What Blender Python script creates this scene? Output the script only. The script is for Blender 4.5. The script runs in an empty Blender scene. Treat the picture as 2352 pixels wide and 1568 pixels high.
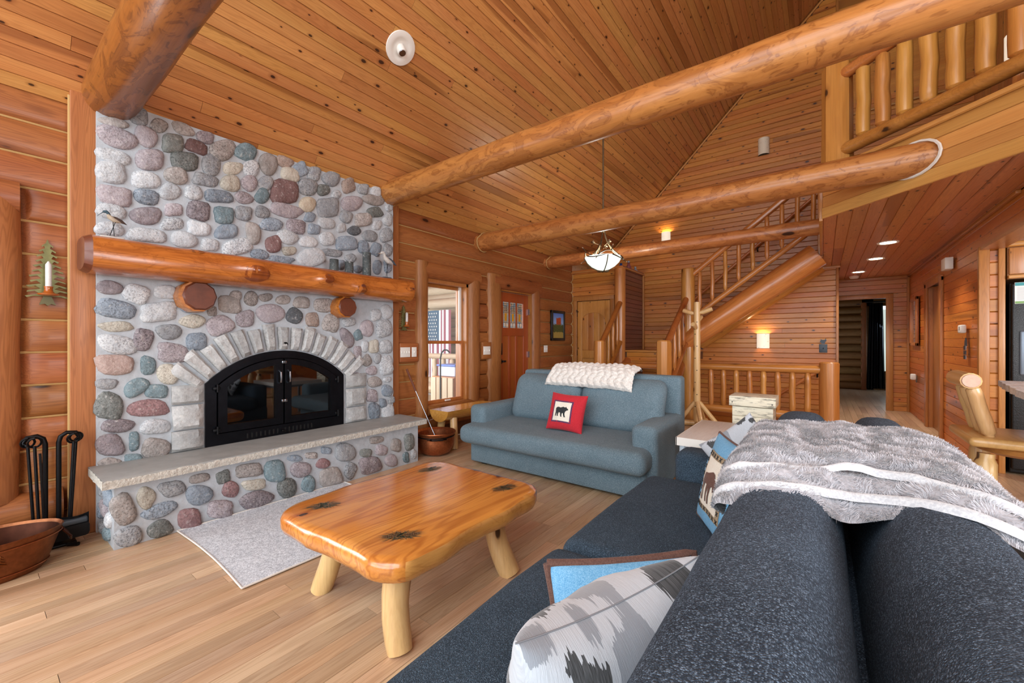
import bpy, bmesh, math, random
from mathutils import Vector, Matrix, noise as mnoise
from mathutils.geometry import tessellate_polygon
random.seed(7)
R = math.radians
scene = bpy.context.scene
COL = scene.collection

# ---------------------------------------------------------------- camera, world, light, exposure
cam_d = bpy.data.cameras.new('camera'); cam = bpy.data.objects.new('camera', cam_d); COL.objects.link(cam)
cam.location = (0, 0, 1.27); cam.rotation_euler = (R(90), 0, R(37.01))
cam_d.sensor_width = 36.0; cam_d.lens = 947 / 2352 * 36.0; cam_d.clip_start = 0.02
scene.camera = cam
scene.view_settings.view_transform = 'Standard'; scene.view_settings.look = 'None'
scene.view_settings.gamma = 1.0; scene.view_settings.use_curve_mapping = False
scene.view_settings.exposure = 0.45
world = bpy.data.worlds.new('world'); scene.world = world; world.use_nodes = True
bg = world.node_tree.nodes['Background']; bg.inputs[0].default_value = (0.80, 0.90, 1.0, 1); bg.inputs[1].default_value = 1.0

def area(name, loc, aim, sx, sy, power, col):
    d = bpy.data.lights.new(name, 'AREA'); d.shape = 'RECTANGLE'; d.size = sx; d.size_y = sy; d.energy = power; d.color = col
    o = bpy.data.objects.new(name, d); COL.objects.link(o); o.location = loc
    o.rotation_euler = (Vector(aim) - Vector(loc)).to_track_quat('-Z', 'Y').to_euler(); return o
# daylight through the tall gable windows behind the camera, and through the left window
area('gable_window_daylight', (-0.2, -3.2, 3.3), (-1.0, 4.0, 1.7), 7.0, 5.6, 410, (0.93, 0.97, 1.0))
area('left_window_daylight', (-4.6, -0.7, 1.7), (-1.5, 0.9, 0.0), 1.5, 1.7, 55, (0.96, 0.98, 1.0))
area('kitchen_side_fill', (4.2, 1.2, 1.8), (0.6, 4.6, 1.6), 2.4, 1.6, 170, (0.95, 0.97, 1.0))  # added fill, no window there; brightens the boards under the loft

# ---------------------------------------------------------------- helpers
def lin(h):
    h = h.lstrip('#'); v = [int(h[i:i+2], 16) / 255 for i in (0, 2, 4)]
    return tuple((c / 12.92 if c <= .04045 else ((c + .055) / 1.055) ** 2.4) for c in v) + (1.0,)

class MB:
    def __init__(s): s.v = []; s.f = []; s.uv = None
    def add(s, vs, fs):
        n = len(s.v); s.v += [tuple(p) for p in vs]; s.f += [tuple(i + n for i in f) for f in fs]; return s
    def box(s, x0, x1, y0, y1, z0, z1):
        return s.add([(x, y, z) for z in (z0, z1) for y in (y0, y1) for x in (x0, x1)],
                     [(0, 2, 3, 1), (4, 5, 7, 6), (0, 1, 5, 4), (2, 6, 7, 3), (0, 4, 6, 2), (1, 3, 7, 5)])
    def rbox(s, x0, x1, y0, y1, z0, z1, r, seg=3, fn=None, cuts=0):
        b = bmesh.new(); bmesh.ops.create_cube(b, size=1.0)
        for v in b.verts: v.co = Vector(((x0+x1)/2 + v.co.x*(x1-x0), (y0+y1)/2 + v.co.y*(y1-y0), (z0+z1)/2 + v.co.z*(z1-z0)))
        bmesh.ops.bevel(b, geom=b.edges[:], offset=min(r, .49*min(x1-x0, y1-y0, z1-z0)), segments=seg, profile=.5, affect='EDGES')
        if cuts: bmesh.ops.subdivide_edges(b, edges=[e for e in b.edges if e.calc_length() > .12], cuts=cuts, use_grid_fill=True)
        if fn:
            for v in b.verts: v.co = Vector(fn(v.co))
        b.verts.index_update(); vs = [v.co[:] for v in b.verts]; fs = [[v.index for v in f.verts] for f in b.faces]; b.free()
        return s.add(vs, fs)
    def tube(s, pts, rad, n=10, cap=True, sq=0.0, ph=0.0):
        pts = [Vector(p) for p in pts]; k = len(pts)
        rad = rad if isinstance(rad, (list, tuple)) else [rad] * k
        up = Vector((0, 0, 1)); prev = None; vs = []; fs = []
        for i, p in enumerate(pts):
            d = (pts[min(i+1, k-1)] - pts[max(i-1, 0)]).normalized()
            if prev is None:
                a = d.cross(up if abs(d.z) < .9 else Vector((1, 0, 0))).normalized()
            else:
                a = (prev - d * prev.dot(d)).normalized()
            b = d.cross(a); prev = a
            for j in range(n):
                t = 2 * math.pi * j / n + ph
                vs.append(p + (a * math.cos(t) + b * math.sin(t)) * rad[i])
        for i in range(k - 1):
            for j in range(n):
                fs.append((i*n + j, i*n + (j+1) % n, (i+1)*n + (j+1) % n, (i+1)*n + j))
        if cap: fs.append(tuple(range(n))[::-1]); fs.append(tuple((k-1)*n + j for j in range(n)))
        return s.add(vs, fs)
    def log(s, p0, p1, r0, r1, n=14, seg=12, wob=.06, seed=0, cut=0.0):
        p0, p1 = Vector(p0), Vector(p1); L = (p1 - p0).length
        d = (p1 - p0).normalized(); a = d.cross(Vector((0, 0, 1)) if abs(d.z) < .9 else Vector((1, 0, 0))).normalized(); b = d.cross(a)
        vs = []; fs = []
        for i in range(seg + 1):
            t = i / seg; c = p0.lerp(p1, t); r = r0 + (r1 - r0) * t
            if cut and i in (0, seg): r *= (1 - cut)
            for j in range(n):
                th = 2 * math.pi * j / n
                w = mnoise.noise(Vector((t * L * 2.2 + seed * 7.1, math.cos(th) * 1.2 + seed, math.sin(th) * 1.2))) * wob
                vs.append(c + (a * math.cos(th) + b * math.sin(th)) * r * (1 + w))
        for i in range(seg):
            for j in range(n): fs.append((i*n + j, i*n + (j+1) % n, (i+1)*n + (j+1) % n, (i+1)*n + j))
        fs.append(tuple(range(n))[::-1]); fs.append(tuple(seg*n + j for j in range(n)))
        return s.add(vs, fs)
    def lathe(s, prof, c, n=24, sx=1.0, sy=1.0, cap=True):
        vs = []; fs = []; m = len(prof)
        for r, z in prof:
            for j in range(n):
                t = 2 * math.pi * j / n; vs.append((c[0] + r*sx*math.cos(t), c[1] + r*sy*math.sin(t), c[2] + z))
        for i in range(m - 1):
            for j in range(n): fs.append((i*n + j, i*n + (j+1) % n, (i+1)*n + (j+1) % n, (i+1)*n + j))
        if cap and prof[0][0] > 1e-4: fs.append(tuple(range(n))[::-1])
        if cap and prof[-1][0] > 1e-4: fs.append(tuple((m-1)*n + j for j in range(n)))
        return s.add(vs, fs)
    def prism(s, poly, fn, d0, d1):
        # poly: list of 2D points, fn(u, v, d) -> 3D
        k = len(poly)
        vs = [fn(u, v, d0) for u, v in poly] + [fn(u, v, d1) for u, v in poly]
        tri = tessellate_polygon([[Vector((u, v, 0)) for u, v in poly]])
        fs = [tuple(t)[::-1] for t in tri] + [tuple(i + k for i in t) for t in tri]
        fs += [(i, (i+1) % k, (i+1) % k + k, i + k) for i in range(k)]
        return s.add(vs, fs)
    def grid(s, nu, nv, fn):
        vs = [fn(i / nu, j / nv) for j in range(nv + 1) for i in range(nu + 1)]
        fs = [(j*(nu+1)+i, j*(nu+1)+i+1, (j+1)*(nu+1)+i+1, (j+1)*(nu+1)+i) for j in range(nv) for i in range(nu)]
        return s.add(vs, fs)

LOC = {}
def origin(o):
    v = Vector((0, 0, 0))
    while o is not None:
        v = v + LOC.get(o.name, Vector((0, 0, 0))); o = o.parent
    return v
def obj(name, mb, mat, parent=None, smooth=True, ang=40, **props):
    me = bpy.data.meshes.new(name)
    off = origin(parent) if parent else Vector((0, 0, 0))
    vs = [(Vector(p) - off)[:] for p in mb.v] if off.length else mb.v
    me.from_pydata(vs, [], mb.f); me.update()
    b = bmesh.new(); b.from_mesh(me); bmesh.ops.recalc_face_normals(b, faces=b.faces[:])
    b.to_mesh(me); b.free()
    if smooth:
        me.shade_smooth()
        try: me.set_sharp_from_angle(angle=R(ang))
        except Exception: pass
    if mat: me.materials.append(mat)
    o = bpy.data.objects.new(name, me); COL.objects.link(o)
    if parent: o.parent = parent
    for k, v in props.items(): o[k] = v
    return o
def thing(name, label, cat, loc=(0, 0, 0), group=None):
    o = bpy.data.objects.new(name, None); COL.objects.link(o); o.location = loc; o.empty_display_size = .1
    LOC[o.name] = Vector(loc); o['label'] = label; o['category'] = cat
    if group: o['group'] = group
    return o
def tag(o, label, cat, group=None):
    o['label'] = label; o['category'] = cat
    if group: o['group'] = group
    return o
def struct(name, label=None, loc=(0, 0, 0)):
    o = bpy.data.objects.new(name, None); COL.objects.link(o); o.location = loc; LOC[o.name] = Vector(loc); o['kind'] = 'structure'
    if label: o['label'] = label
    return o
def dup(root, loc, label=None, group=None):
    r = root.copy(); COL.objects.link(r); r.location = loc; LOC[r.name] = Vector(loc)
    if label: r['label'] = label
    if group: r['group'] = group
    for ch in list(root.children):
        c = ch.copy(); COL.objects.link(c); c.parent = r
        for g in list(ch.children):
            d = g.copy(); COL.objects.link(d); d.parent = c
    return r

# planks: one mesh per cross-section and material, unit length along local X, placed by a matrix
PLK = {}
def plank(parent, mat, p0, along, normal, L, w, t=.018, ch=.004, name='plank'):
    key = (round(w, 4), round(t, 4), round(ch, 4), mat.name, name)
    if key not in PLK:
        y = w / 2 - .0008
        prof = [(-y, -t), (y, -t), (y, -ch*1.4), (y - ch, 0), (-y + ch, 0), (-y, -ch*1.4)]
        k = len(prof); vs = [(0, a, b) for a, b in prof] + [(1, a, b) for a, b in prof]
        fs = [tuple(range(k)), tuple(range(2*k - 1, k - 1, -1))] + [(i, i + k, (i+1) % k + k, (i+1) % k) for i in range(k)]
        me = bpy.data.meshes.new(name); me.from_pydata(vs, [], fs)
        b = bmesh.new(); b.from_mesh(me); bmesh.ops.recalc_face_normals(b, faces=b.faces[:]); b.to_mesh(me); b.free()
        me.materials.append(mat); PLK[key] = me
    o = bpy.data.objects.new(name, PLK[key]); COL.objects.link(o); o.parent = parent
    a = Vector(along).normalized(); nn = Vector(normal).normalized(); y = nn.cross(a)
    m = Matrix.Identity(4)
    for i in range(3): m[i][0] = a[i] * (L - .002); m[i][1] = y[i]; m[i][2] = nn[i]; m[i][3] = p0[i] + a[i] * .001
    o.matrix_basis = m
    return o

# ---------------------------------------------------------------- materials
def newmat(name):
    m = bpy.data.materials.new(name); m.use_nodes = True; nt = m.node_tree
    return m, nt, nt.nodes['Principled BSDF']
class NT:
    def __init__(s, nt): s.nt = nt
    def n(s, t, **kw):
        x = s.nt.nodes.new(t)
        for k, v in kw.items(): setattr(x, k, v)
        return x
    def l(s, a, b): s.nt.links.new(a, b)
    def val(s, sock, v):
        if hasattr(v, 'is_output') or isinstance(v, bpy.types.NodeSocket): s.l(v, sock)
        else: sock.default_value = v
    def math(s, op, a, b=None, c=None, clamp=False):
        x = s.n('ShaderNodeMath', operation=op, use_clamp=clamp); s.val(x.inputs[0], a)
        if b is not None: s.val(x.inputs[1], b)
        if c is not None: s.val(x.inputs[2], c)
        return x.outputs[0]
    def vm(s, op, a, b=None, sc=None):
        x = s.n('ShaderNodeVectorMath', operation=op); s.val(x.inputs[0], a)
        if b is not None: s.val(x.inputs[1], b)
        if sc is not None: s.val(x.inputs['Scale'], sc)
        return x.outputs['Value'] if op in ('DOT_PRODUCT', 'LENGTH') else x.outputs[0]
    def noise(s, v, scale, detail=3, rough=.55, dist=0.0):
        x = s.n('ShaderNodeTexNoise'); s.l(v, x.inputs['Vector']); x.inputs['Scale'].default_value = scale
        x.inputs['Detail'].default_value = detail; x.inputs['Roughness'].default_value = rough; x.inputs['Distortion'].default_value = dist
        return x.outputs['Fac']
    def vor(s, v, scale, feature='F1'):
        x = s.n('ShaderNodeTexVoronoi', feature=feature); s.l(v, x.inputs['Vector']); x.inputs['Scale'].default_value = scale
        return x
    def mr(s, v, a, b, c=0.0, d=1.0):
        x = s.n('ShaderNodeMapRange'); s.l(v, x.inputs[0])
        for i, q in enumerate((a, b, c, d)): s.val(x.inputs[i+1], q)
        return x.outputs[0]
    def mix(s, f, a, b, mode='MIX'):
        x = s.n('ShaderNodeMix', data_type='RGBA', blend_type=mode); s.val(x.inputs[0], f); s.val(x.inputs[6], a); s.val(x.inputs[7], b)
        return x.outputs[2]
    def bump(s, h, strength, dist=.01):
        x = s.n('ShaderNodeBump'); s.l(h, x.inputs['Height']); x.inputs['Strength'].default_value = strength; x.inputs['Distance'].default_value = dist
        return x.outputs[0]

def wood(name, axis, light, mid, dark, knots=.55, knot_scale=4.5, knot_r=.09, ring=28, ring_amt=.35, heart=.0, heart_col=None,
         rough=.42, coat=.15, blotch=0.0, vary=.18, k=.07, scale=7.0, spec=.4, planar=False):
    m, nt, P = newmat(name); q = NT(nt)
    geo = q.n('ShaderNodeNewGeometry'); oi = q.n('ShaderNodeObjectInfo')
    pos = geo.outputs['Position']; ax = Vector(axis).normalized()
    al = q.vm('DOT_PRODUCT', pos, tuple(ax))
    off = q.vm('SCALE', (31.7, 17.3, 23.9), sc=oi.outputs['Random'])
    def stretched(kk):
        v = q.vm('SCALE', tuple(ax), sc=q.math('MULTIPLY', al, kk - 1)); return q.vm('ADD', q.vm('ADD', pos, v), off)
    V = stretched(k); V2 = stretched(.02); VK = stretched(.42)
    if planar:      # boards: flatten along the face normal so that knots show at their full size
        side = q.n('ShaderNodeVectorMath', operation='CROSS_PRODUCT'); q.l(geo.outputs['True Normal'], side.inputs[0]); side.inputs[1].default_value = tuple(ax)
        cb_ = q.n('ShaderNodeCombineXYZ'); rnd_ = oi.outputs['Random']
        q.l(q.math('ADD', q.math('MULTIPLY', al, .55), q.math('MULTIPLY', rnd_, 37.0)), cb_.inputs[0])
        q.l(q.math('ADD', q.vm('DOT_PRODUCT', pos, side.outputs[0]), q.math('MULTIPLY', rnd_, 91.0)), cb_.inputs[1])
        VK = cb_.outputs[0]
    n1 = q.noise(V, scale, 3, .5, .25)
    rings = q.math('SINE', q.math('MULTIPLY', n1, ring * 6.28))
    rings = q.mr(rings, -.2, 1.0, 0.0, 1.0)
    n2 = q.noise(V2, 120, 2)
    col = q.mix(q.mr(n1, .32, .68), lin(light), lin(mid))
    if heart > 0:
        hn = q.noise(stretched(.05), 4.2, 1.5)
        thr = q.math('SUBTRACT', .80, q.math('MULTIPLY', oi.outputs['Random'], heart))
        hm = q.mr(hn, thr, q.math('ADD', thr, .02))
        col = q.mix(q.math('MULTIPLY', hm, .6), col, lin(heart_col or dark))
    if blotch > 0:
        bn = q.noise(stretched(.45), 8, 3, .6, 1.6)
        e = q.mr(q.math('SINE', q.math('MULTIPLY', bn, 26.0)), .75, 1.0)
        col = q.mix(q.math('MULTIPLY', e, blotch), col, lin(dark))
        col = q.mix(q.math('MULTIPLY', q.mr(bn, .42, .6), blotch * .8), col, lin(dark))
    col = q.mix(q.math('MULTIPLY', rings, ring_amt), col, lin(dark))
    col = q.mix(q.math('MULTIPLY', q.mr(n2, .45, .75), .22), col, lin(dark))
    if knots > 0:
        vo = q.vor(VK, knot_scale)
        if planar: vo.voronoi_dimensions = '2D'
        size = q.mr(q.vm('DOT_PRODUCT', vo.outputs['Color'], (0, 1, 0)), 0, 1, 2.4, .75) if planar else 1.0
        sel = q.math('LESS_THAN', q.vm('DOT_PRODUCT', vo.outputs['Color'], (1, 0, 0)), knots)
        d = q.math('MULTIPLY', vo.outputs['Distance'], size); d = q.math('ADD', d, q.math('MULTIPLY', q.math('SUBTRACT', q.noise(VK, 18, 2), .5), .1))
        halo = q.math('MULTIPLY', q.mr(d, knot_r * .9, knot_r * 2.1, .55, 0.0), sel)
        core = q.math('MULTIPLY', q.mr(d, knot_r * .75, knot_r * 1.05, .92, 0.0), sel)
        col = q.mix(halo, col, lin(dark)); col = q.mix(core, col, lin('#2e1408'))
    hs = q.n('ShaderNodeHueSaturation'); q.l(col, hs.inputs['Color'])
    q.l(q.mr(oi.outputs['Random'], 0, 1, 1 - vary, 1 + vary * .8), hs.inputs['Value'])
    rr = q.math('FRACT', q.math('MULTIPLY', oi.outputs['Random'], 7.31))
    q.l(q.mr(rr, 0, 1, .493, .507), hs.inputs['Hue'])
    q.l(hs.outputs[0], P.inputs['Base Color'])
    P.inputs['Roughness'].default_value = rough; P.inputs['Coat Weight'].default_value = coat; P.inputs['Coat Roughness'].default_value = .22
    P.inputs['Specular IOR Level'].default_value = spec
    q.l(q.bump(q.math('ADD', n2, q.math('MULTIPLY', n1, .6)), .12, .004), P.inputs['Normal'])
    return m

def plain(name, col, rough=.5, metal=0.0, bump=0.0, bscale=40, vary=0.0, coat=0.0, emit=None, estr=0.0):
    m, nt, P = newmat(name); q = NT(nt); geo = q.n('ShaderNodeNewGeometry')
    n = q.noise(geo.outputs['Position'], bscale, 3)
    c = lin(col)
    if vary > 0:
        d = tuple(x * (1 - vary) for x in c[:3]) + (1,); q.l(q.mix(q.mr(n, .3, .7), c, d), P.inputs['Base Color'])
    else: P.inputs['Base Color'].default_value = c
    P.inputs['Roughness'].default_value = rough; P.inputs['Metallic'].default_value = metal; P.inputs['Coat Weight'].default_value = coat
    if bump > 0: q.l(q.bump(n, bump, .01), P.inputs['Normal'])
    if emit: P.inputs['Emission Color'].default_value = lin(emit); P.inputs['Emission Strength'].default_value = estr
    return m

def rock(name, a, b, c, sc=1.0):
    m, nt, P = newmat(name); q = NT(nt); geo = q.n('ShaderNodeNewGeometry'); oi = q.n('ShaderNodeObjectInfo')
    def ds(h):
        r_, g_, b_, _ = lin(h); y_ = (r_ + g_ + b_) / 3; return tuple(min(1, (y_ + (c_ - y_) * .62) * 1.12 * t_) for c_, t_ in zip((r_, g_, b_), (.95, 1.0, 1.05))) + (1,)
    v = q.vm('ADD', geo.outputs['Position'], q.vm('SCALE', (13.1, 29.7, 7.7), sc=oi.outputs['Random']))
    n1 = q.noise(v, 14 * sc, 4, .65); n2 = q.noise(v, 85 * sc, 3, .75); n3 = q.noise(v, 45 * sc, 3, .6)
    col = q.mix(q.mr(n1, .35, .65), ds(a), ds(b))
    sp = q.math('MULTIPLY', q.mr(n2, .50, .60), q.mr(oi.outputs['Random'], 0, 1, .25, .85))
    col = q.mix(sp, col, ds(c)); col = q.mix(q.mr(n3, .58, .72, 0, .4), col, lin('#dcdad6'))
    hs = q.n('ShaderNodeHueSaturation'); q.l(col, hs.inputs['Color'])
    q.l(q.mr(q.math('FRACT', q.math('MULTIPLY', oi.outputs['Random'], 5.7)), 0, 1, .82, 1.15), hs.inputs['Value'])
    q.l(hs.outputs[0], P.inputs['Base Color']); P.inputs['Roughness'].default_value = .75
    q.l(q.bump(q.math('ADD', n3, q.math('MULTIPLY', n1, 1.5)), .5, .012), P.inputs['Normal'])
    return m

def fabric(name, a, b, scale=420, bump=.5, rough=.9, sheen=.1, weave=False):
    m, nt, P = newmat(name); q = NT(nt); geo = q.n('ShaderNodeNewGeometry'); pos = geo.outputs['Position']
    n3 = q.noise(pos, 5, 2)
    if weave:
        vo = q.vor(pos, scale); r = q.vm('DOT_PRODUCT', vo.outputs['Color'], (.5, .5, 0)); d = vo.outputs['Distance']
        f = q.mr(q.math('ADD', r, q.math('MULTIPLY', q.math('SUBTRACT', .45, d), .5)), .25, .95)
        col = q.mix(q.math('MULTIPLY', f, f), lin(a), lin(b)); h = q.math('SUBTRACT', 1.0, d)
    else:
        n = q.noise(pos, scale, 2, .6); n2 = q.noise(pos, scale * .22, 2, .6)
        f = q.math('ADD', q.math('MULTIPLY', n, .75), q.math('MULTIPLY', n2, .25)); h = f
        col = q.mix(q.mr(f, .40, .62), lin(a), lin(b))
    col = q.mix(q.mr(n3, .3, .7, 0, .12), col, lin(b))
    q.l(col, P.inputs['Base Color']); P.inputs['Roughness'].default_value = rough
    P.inputs['Sheen Weight'].default_value = sheen; P.inputs['Specular IOR Level'].default_value = .2
    q.l(q.bump(h, bump, .004), P.inputs['Normal'])
    return m

def glassy(name, col, rough=.03, alpha=.25):
    m, nt, P = newmat(name); P.inputs['Base Color'].default_value = lin(col); P.inputs['Roughness'].default_value = rough
    P.inputs['Alpha'].default_value = alpha; P.inputs['Specular IOR Level'].default_value = .6
    return m

X_, Y_, Z_ = (1, 0, 0), (0, 1, 0), (0, 0, 1)
CE = dict(planar=True, light='#cb9154', mid='#bd7e45', dark='#84481f', knots=.42, knot_scale=8.5, knot_r=.095, ring_amt=.20, heart=.33, heart_col='#7c431d', rough=.38, coat=.25, vary=.10)
M = {}
M['ceil'] = wood('pine_ceiling', Y_, **CE)
M['wallX'] = wood('pine_wall_x', X_, **{**CE, 'light': '#cc863c', 'mid': '#ba702c', 'dark': '#7a3f16', 'heart': .25, 'knots': .45, 'knot_scale': 7.0, 'knot_r': .09})
M['wallY'] = wood('pine_wall_y', Y_, **{**CE, 'light': '#d27d34', 'mid': '#c26a26', 'dark': '#823c12', 'heart': .25, 'knots': .5})
M['loftceil'] = wood('pine_loft_ceiling', Y_, **{**CE, 'light': '#d28d57', 'mid': '#c67c46', 'dark': '#8f5028', 'heart': .35, 'rough': .42})
M['wallZ'] = wood('pine_wall_z', Z_, **{**CE, 'light': '#c48647', 'mid': '#b47436', 'dark': '#7f4a20', 'heart': .1})
M['reddish'] = wood('pine_red', Y_, **{**CE, 'light': '#7d4630', 'mid': '#6f3a28', 'dark': '#4c2418', 'knots': .3})
M['trimX'] = wood('pine_trim_x', X_, '#c98f4d', '#bb7d3c', '#8f5523', knots=.15, ring_amt=.2, coat=.3)
M['trimY'] = wood('pine_trim_y', Y_, '#b9783c', '#a9682f', '#7a431a', knots=.15, ring_amt=.2, coat=.3)
M['trimZ'] = wood('pine_trim_z', Z_, '#bd7d40', '#ad6c31', '#804a1e', knots=.25, ring_amt=.25, coat=.3)
M['fascia'] = wood('pine_fascia', (1, -1, 0), '#dca35c', '#d1944e', '#a86a30', knots=.2, ring_amt=.15, coat=.2)
LG = dict(light='#a86a3a', mid='#95562b', dark='#5e2e13', knots=.6, knot_scale=4.6, knot_r=.095, ring_amt=.3, rough=.5, coat=.12, vary=.12)
M['logY'] = wood('log_wall_y', Y_, **LG)
M['logZ'] = wood('log_casing_z', Z_, **{**LG, 'light': '#ab7040', 'mid': '#985d30', 'dark': '#683816'})
M['logX'] = wood('log_x', X_, **LG)
BM = dict(light='#cb8d4e', mid='#b67138', dark='#7d411a', knots=.6, knot_scale=3.2, knot_r=.085, ring=10, ring_amt=.12, rough=.36, coat=.35, blotch=.50, vary=.05)
M['beamX'] = wood('beam_log_x', X_, **BM)
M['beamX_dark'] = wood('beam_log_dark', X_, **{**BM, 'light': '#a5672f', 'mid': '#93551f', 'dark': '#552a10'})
M['mantel'] = wood('mantel_log', Y_, '#cb8238', '#b56a2a', '#6e3510', knots=.2, knot_scale=2.2, knot_r=.06, ring=14, ring_amt=.3, rough=.25, coat=.6, blotch=.25, vary=.03)
M['stairZ'] = wood('stair_log_z', Z_, '#c98a48', '#b87636', '#7e461c', knots=.5, knot_scale=4, knot_r=.10, ring=12, ring_amt=.2, rough=.32, coat=.4, vary=.08)
M['stairX'] = wood('stair_log_x', X_, '#c98645', '#b87335', '#78401a', knots=.5, knot_scale=3, knot_r=.09, ring=12, ring_amt=.2, rough=.3, coat=.4, vary=.08)
M['stairY'] = wood('stair_log_y', Y_, '#b06c34', '#a05c28', '#683412', knots=.5, knot_scale=4, knot_r=.10, ring=12, ring_amt=.2, rough=.3, coat=.4, vary=.08)
M['stairD'] = wood('stair_log_diag', (1, 0, .7), '#c98543', '#b87233', '#783e18', knots=.5, knot_scale=3, knot_r=.09, ring=10, ring_amt=.22, rough=.28, coat=.5, vary=.08)
M['railZ'] = wood('loft_baluster', Z_, '#d59a4e', '#c4873c', '#8b501d', knots=.5, knot_scale=5, knot_r=.10, ring=10, ring_amt=.15, rough=.35, coat=.3, vary=.08)
M['scar'] = wood('mantel_scar', Y_, '#9a5526', '#874519', '#4f230c', knots=0, ring=14, ring_amt=.4, rough=.25, coat=.6, vary=.1)
M['endgrain'] = plain('end_grain', '#7a5238', .6, vary=.3, bscale=30)
M['redend'] = plain('corbel_end', '#6e3822', .45, vary=.3, bscale=22, coat=.2)
M['oak'] = wood('oak_floor', Y_, '#cdb192', '#bd9b78', '#94704e', knots=.06, knot_scale=4, knot_r=.05, ring=22, ring_amt=.28, rough=.34, coat=.15, vary=.20, k=.06, scale=8)
M['table'] = wood('table_slab', Y_, '#dc9c48', '#c67a2c', '#8a3f10', planar=True, knots=.35, knot_scale=4.0, knot_r=.085, ring=16, ring_amt=.42, heart=.22, heart_col='#a8551c', rough=.16, coat=.8, blotch=0, vary=.02, k=.10, scale=5, spec=.5)
M['liveedge'] = wood('table_live_edge', Y_, '#d9a458', '#cc9242', '#9a5f24', knots=.2, ring=8, ring_amt=.2, rough=.2, coat=.6, blotch=.2, vary=.02)
M['pale'] = wood('pale_log', Z_, '#e0bd86', '#d6ad72', '#a87640', knots=.5, knot_scale=5, knot_r=.10, ring=10, ring_amt=.15, rough=.3, coat=.4, vary=.05)
M['paleX'] = wood('pale_log_y', Y_, '#dcb478', '#cfa263', '#a06d36', knots=.25, knot_scale=5, knot_r=.06, ring=10, ring_amt=.15, rough=.3, coat=.4, vary=.05)
M['door'] = wood('fir_door', Z_, '#a8592a', '#9c4f22', '#7a3814', knots=0, ring=30, ring_amt=.2, rough=.35, coat=.3, vary=.04)
M['porchlog'] = wood('porch_log', X_, '#cdbba2', '#bda68a', '#8f775c', knots=.3, ring_amt=.2, rough=.6, coat=0)
M['porchlogZ'] = wood('porch_log_z', Z_, '#cdbba2', '#bda68a', '#8f775c', knots=.3, ring_amt=.2, rough=.6, coat=0)
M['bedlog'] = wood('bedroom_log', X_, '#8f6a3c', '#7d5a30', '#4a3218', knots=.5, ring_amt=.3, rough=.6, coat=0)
M['chink'] = plain('chinking', '#bd9a62', .7)
M['mortar'] = plain('mortar', '#b7bec4', .9, bump=.6, bscale=18, vary=.16)
M['slab'] = plain('hearth_slab', '#a3a5a3', .55, bump=.15, bscale=9, vary=.2)
M['slabedge'] = plain('split_stone_edge', '#c9c5bb', .85, bump=1.0, bscale=55, vary=.25)
RK = {'A': ('#ab9b90', '#8f8378', '#5e544e'), 'G': ('#9b9a98', '#84868a', '#4c4d50'), 'M': ('#9d8b8d', '#7e6d70', '#40353a'), 'P': ('#ad9a9b', '#97878a', '#6b5a5c'),
      'K': ('#7d8078', '#6b6e66', '#3a3c38'), 'R': ('#8a5a53', '#7a4d47', '#5a3833'), 'T': ('#728d92', '#5f7a80', '#3d5258'), 'W': ('#c5c4c1', '#aeb0b2', '#6d6e72'),
      'Y': ('#c4b79d', '#b0a38b', '#837761'), 'O': ('#b09079', '#9b7e6b', '#6b5547'), 'B': ('#8a98a5', '#74828f', '#49525c'), 'C': ('#d3bb93', '#c4ab84', '#a48c68'),
      'D': ('#5a5e62', '#4a4e52', '#2c2e31'), 'S': ('#c19c8a', '#b08a78', '#8a6a5c'), 'Q': ('#a8716e', '#935f5d', '#6a4544')}
for kx, (a, b, c) in RK.items(): M['rk' + kx] = rock('fieldstone_' + kx.lower(), a, b, c)
M['arch'] = rock('limestone', '#b9b5ad', '#a3a09b', '#94908a', .6)
M['iron'] = plain('black_iron', '#101114', .42, .6, bump=.15, bscale=60)
M['steel'] = plain('dark_steel', '#1c1e24', .35, .8, vary=.4, bscale=14)
M['chrome'] = plain('chrome', '#9aa0a8', .25, 1.0)
M['copper'] = plain('copper', '#b87048', .36, .85, bump=.12, bscale=50, vary=.35)
M['coppertub'] = plain('aged_copper', '#8d5838', .38, .85, bump=.1, bscale=40, vary=.3)
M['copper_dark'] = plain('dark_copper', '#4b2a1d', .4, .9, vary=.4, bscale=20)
M['blacksoot'] = plain('firebox_soot', '#0b0a0a', .95)
M['fireglass'] = glassy('firebox_glass', '#060708', .02, .80); M['fireglass'].node_tree.nodes['Principled BSDF'].inputs['IOR'].default_value = 2.0
M['winglass'] = glassy('window_glass', '#e8f4f4', .02, .10)
M['bluefab'] = fabric('blue_tweed', '#586f7b', '#97abb5', 420, .5, sheen=.08, weave=True)
M['darkfab'] = fabric('charcoal_tweed', '#212c39', '#73879c', 420, .7, sheen=.03, weave=True)
M['darkfab2'] = fabric('slate_tweed', '#243340', '#647a8e', 420, .7, sheen=.03, weave=True)
M['white'] = plain('white_paint', '#e6e3dc', .45)
M['whiteplastic'] = plain('white_plastic', '#e8e6df', .35)
M['black'] = plain('black_plastic', '#0f1012', .35)
M['red'] = fabric('red_cotton', '#b3202c', '#c93641', 500, .2)
M['denim'] = fabric('blue_denim', '#5a97c2', '#86b8d8', 420, .2, sheen=.05)
M['brownfab'] = fabric('brown_suede', '#5a4038', '#705248', 300, .3)
M['cream'] = fabric('cream_cloth', '#ddd6c6', '#efeadd', 500, .15)
M['charcoal'] = fabric('charcoal_print', '#26292b', '#3a3e40', 400, .1)
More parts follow.
